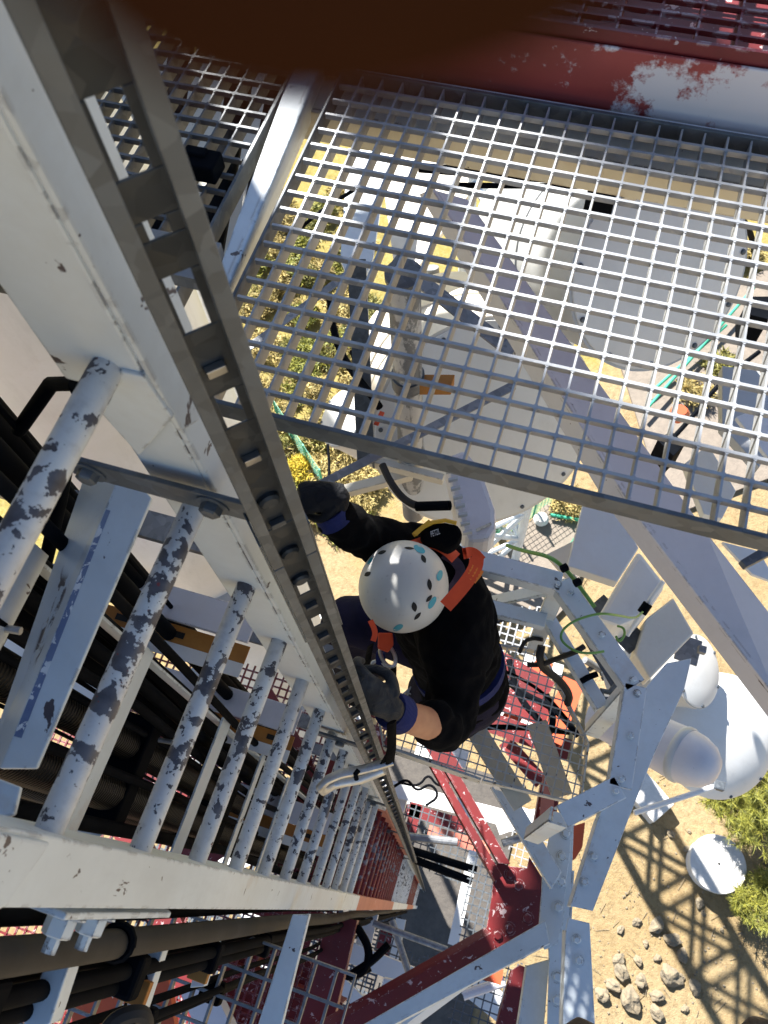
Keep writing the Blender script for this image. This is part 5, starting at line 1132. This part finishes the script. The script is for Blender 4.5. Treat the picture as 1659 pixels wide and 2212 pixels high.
def ribbon(line, wd_, off, m, nm, par, thick=.003):
    v = [Vector((x, y)) for x, y in line]
    for _ in range(2):
        v2 = [v[0]]
        for a, c_ in zip(v, v[1:]): v2 += [a*.75+c_*.25, a*.25+c_*.75]
        v = v2+[v[-1]]
    rows = []; last = None
    for i, p in enumerate(v):
        tt = (v[min(i+1, len(v)-1)]-v[max(i-1, 0)]).normalized(); nn = Vector((-tt.y, tt.x)); row = []
        for f in (-.5, -.17, .17, .5):
            q_ = p+nn*wd_*f; h = hit(tree_j, q_.x, q_.y, off)
            if h is None or (last is not None and (h-last).length > .12): h = ray(q_.x, q_.y).normalized()*((last-EYE).length if last else 2.0)+EYE
            last = h; row.append(h)
        rows.append(row)
    b = B(); n = len(rows); vs = [p for r_0 in rows for p in r_0]; vs += [p+(p-EYE).normalized()*thick for p in vs]
    N4 = 4*n; fs = []
    for i in range(n-1):
        for k in range(3):
            a = i*4+k; fs += [(a, a+1, a+5, a+4), (N4+a, N4+a+4, N4+a+5, N4+a+1)]
        fs += [(i*4, i*4+4, N4+i*4+4, N4+i*4), (i*4+3, N4+i*4+3, N4+i*4+7, i*4+7)]
    fs += [(0, N4, N4+1, 1), (1, N4+1, N4+2, 2), (2, N4+2, N4+3, 3)]
    b.add(vs, fs); return obj(nm, b, m, par, smooth=True)
ribbon([(886, 1182), (925, 1168), (962, 1184), (985, 1206)], 26, .010, 'orange_webbing', 'harness_strap', t)
ribbon([(1030, 1205), (1028, 1225), (1012, 1252), (985, 1285), (962, 1310)], 31, .006, 'orange_webbing', 'harness_strap', t)
ribbon([(1031, 1226), (1024, 1238), (1014, 1250)], 33, .0105, 'lit_orange', 'strap_sun_spot', t, .003)  # patch of sunlight on the strap, put in as brighter orange
for o_ in (-1, 1):
    ribbon([(1030+o_*12, 1205+o_*3), (1028+o_*12, 1225+o_*5), (1012+o_*9, 1252+o_*9), (985+o_*7, 1285+o_*10), (965+o_*6, 1308+o_*10)], 1.6, .0085, 'hole_black', 'stitching', t, .002)
ribbon([(1000, 1196), (1022, 1192), (1040, 1212)], 24, .010, 'orange_webbing', 'harness_strap', t)
ribbon([(958, 1196), (985, 1212), (998, 1235), (985, 1262), (970, 1280)], 22, .006, 'plum_fabric', 'collar', t)
ribbon([(800, 1340), (812, 1365), (806, 1385)], 12, .010, 'orange_webbing', 'chest_strap', t)
# chest attachment
ob = B().slab([P(816, 1366, 2.12), P(848, 1366, 2.12), P(850, 1392, 2.12), P(838, 1408, 2.12), P(816, 1400, 2.12)], .012); obj('attachment_loop', ob, 'orange_webbing', t, bev=.004)
def ringpx(cx_, cy_, a, b_, D, r, rot=0):
    return B().tube([P(*p, D) for p in ell(cx_, cy_, a, b_, rot, n=20)]+[P(*ell(cx_, cy_, a, b_, rot, n=20)[0], D)], r, 8)
obj('carabiner', ringpx(838, 1416, 14, 26, 2.16, .0055, -25), 'bright_metal', t, smooth=True)
obj('carabiner', ringpx(822, 1442, 20, 10, 2.2, .005, 30), 'bright_metal', t, smooth=True)
obj('fall_arrester', B().slab([P(812, 1408, 2.18), P(832, 1412, 2.18), P(830, 1440, 2.2), P(810, 1436, 2.2)], .02), 'blue_fabric', t, bev=.004)
obj('lanyard', B().tube([P(800, 1395, 2.14), P(794, 1430, 2.1), P(782, 1460, 2.02), P(772, 1480, 1.95)], [(.013, .004)]*4, 8), 'black_fabric', t, smooth=True)
obj('lanyard', B().tube([P(850, 1440, 2.2), P(848, 1500, 2.1), P(846, 1560, 1.98)], [(.011, .004)]*3, 8), 'black_fabric', t, smooth=True)
pc_ = [(905, 1148), (925, 1130), (960, 1126), (990, 1132), (1000, 1152), (990, 1172), (968, 1186), (940, 1172), (912, 1166)]
pch = obj('pouch', B().slab([P(x, y, 1.965) for x, y in pc_], .05), 'black_fabric', t, bev=.010)
obj('pouch_trim', B().tube([P(x, y, 1.962) for x, y in ((893, 1156), (915, 1138), (935, 1128), (962, 1124), (986, 1130))], .006, 8), 'yellow_plastic', pch, smooth=True)
obj('pouch_tab', B().slab([P(x, y, 1.955) for x, y in ((892, 1150), (926, 1122), (931, 1126), (900, 1157))], .004), 'yellow_plastic', pch)
cu = bpy.data.curves.new('lettering', 'FONT'); cu.body = 'PETZL'; cu.size = 1.0; cu.extrude = .02
to = bpy.data.objects.new('tmp', cu); C.objects.link(to); dg = bpy.context.evaluated_depsgraph_get(); dg.update()
tm = bpy.data.meshes.new_from_object(to.evaluated_get(dg)); bpy.data.objects.remove(to)
p0, p1 = P(931, 1160, 1.962), P(951, 1153, 1.962); xa = (p1-p0); wtx = max(v.co.x for v in tm.vertices); xa = xa/wtx; ya = (P(929, 1147, 1.962)-p0)/.75; za = xa.cross(ya).normalized()*.01
tb = B(); tb.v = [p0+xa*v.co.x+ya*v.co.y+za*v.co.z for v in tm.vertices]; tb.f = [tuple(p.vertices) for p in tm.polygons]
obj('lettering', tb, 'white_print', pch)
obj('belt', B().lathe(J['waist'].lerp(J['hip'], .25), (J['waist']-J['hip']), [(-.02, .128), (-.02, .146), (.02, .146), (.02, .128)], 40), 'blue_fabric', t, smooth=True)
# photographer's finger over the lens and boot toes at the bottom edge
CM = lambda x, y, z: EYE+r_*x+d_*y+f_*z
tip = CM(-.0097, -.0194, .020)
fdir = (-r_*1.0+d_*.08).normalized(); bn = (f_*1.0-d_*.15)
hb = B(); p1 = tip-fdir*.0115-d_*.0008; p2 = p1-d_*.020-fdir*.009+f_*.004; base = p2-d_*.030-fdir*.004+f_*.004
limb(hb, [tip-fdir*.004, p1, p2, base], [.0086, .0092, .0100, .0108], 20)
fdir = (d_*1.0-r_*.1).normalized(); pal = base-fdir*.040
hand(hb, pal, fdir, bn, 1, (1.1, 1.2, .8), 1.0, pal-fdir*.20, None, .4)
t = thing('hand', 'dark fingertip of the photographer blurring the top edge of the view', 'hand', pal-fdir*.2)
fuse('hand', hb, 'shaded_hand', t, .0022, 3)
nl = B(); nd = bn.normalized(); nl.lathe(tip-fdir*.009+nd*.0078, nd, [(0, .0052), (.0008, .0048), (.001, .002)], 18); obj('fingernail', nl, 'shaded_hand', t, smooth=True)
def bootm(p, d, m='boot_leather'):
    d = d.normalized(); b = B(); limb(b, [p-d*.24, p-d*.16, p-d*.08, p-d*.035], [.043, .047, .046, .038]); limb(b, [p-d*.21+Z*.16, p-d*.21, ], [.055, .05]); return b
tt = None
for i, (x, y, l) in enumerate(((1282, 2190, 'dark brown boot toe at the bottom edge under the white girt'), (1652, 2180, 'dark boot toe in the bottom right corner'))):
    p = P(x, y, 1.5); t = thing('boot', l, 'boot', p-Z*.06, "photographer's boots")
    fuse('upper', bootm(p, Vector((.12-.2*i, 1, 0))), 'boot_leather', t, .006)
    dd = Vector((.12-.2*i, 1, 0)).normalized(); sd = dd.cross(Z)
    p = p-dd*.03; so = B().prism([p-dd*.285-sd*.035-Z*.055, p-dd*.285+sd*.035-Z*.055, p-dd*.10+sd*.05-Z*.055, p-dd*.02+sd*.035-Z*.055, p-dd*.0-Z*.055, p-dd*.02-sd*.035-Z*.055, p-dd*.10-sd*.05-Z*.055], Z*.02); obj('sole', so, 'black_rubber', t, bev=.003)
pz = P(1282, 2190, 1.5).z-.0555
solid('step_bar', 'white foot bar carrying the boots just outside the bottom edge', 'beam', B().bar((.0, -.25, pz), (1.0, -.25, pz), (0, .06, 0), (0, 0, -.05)), 'white_paint')
# ---- tidy
for o in list(bpy.data.objects):
    if 'org' in o: del o['org']
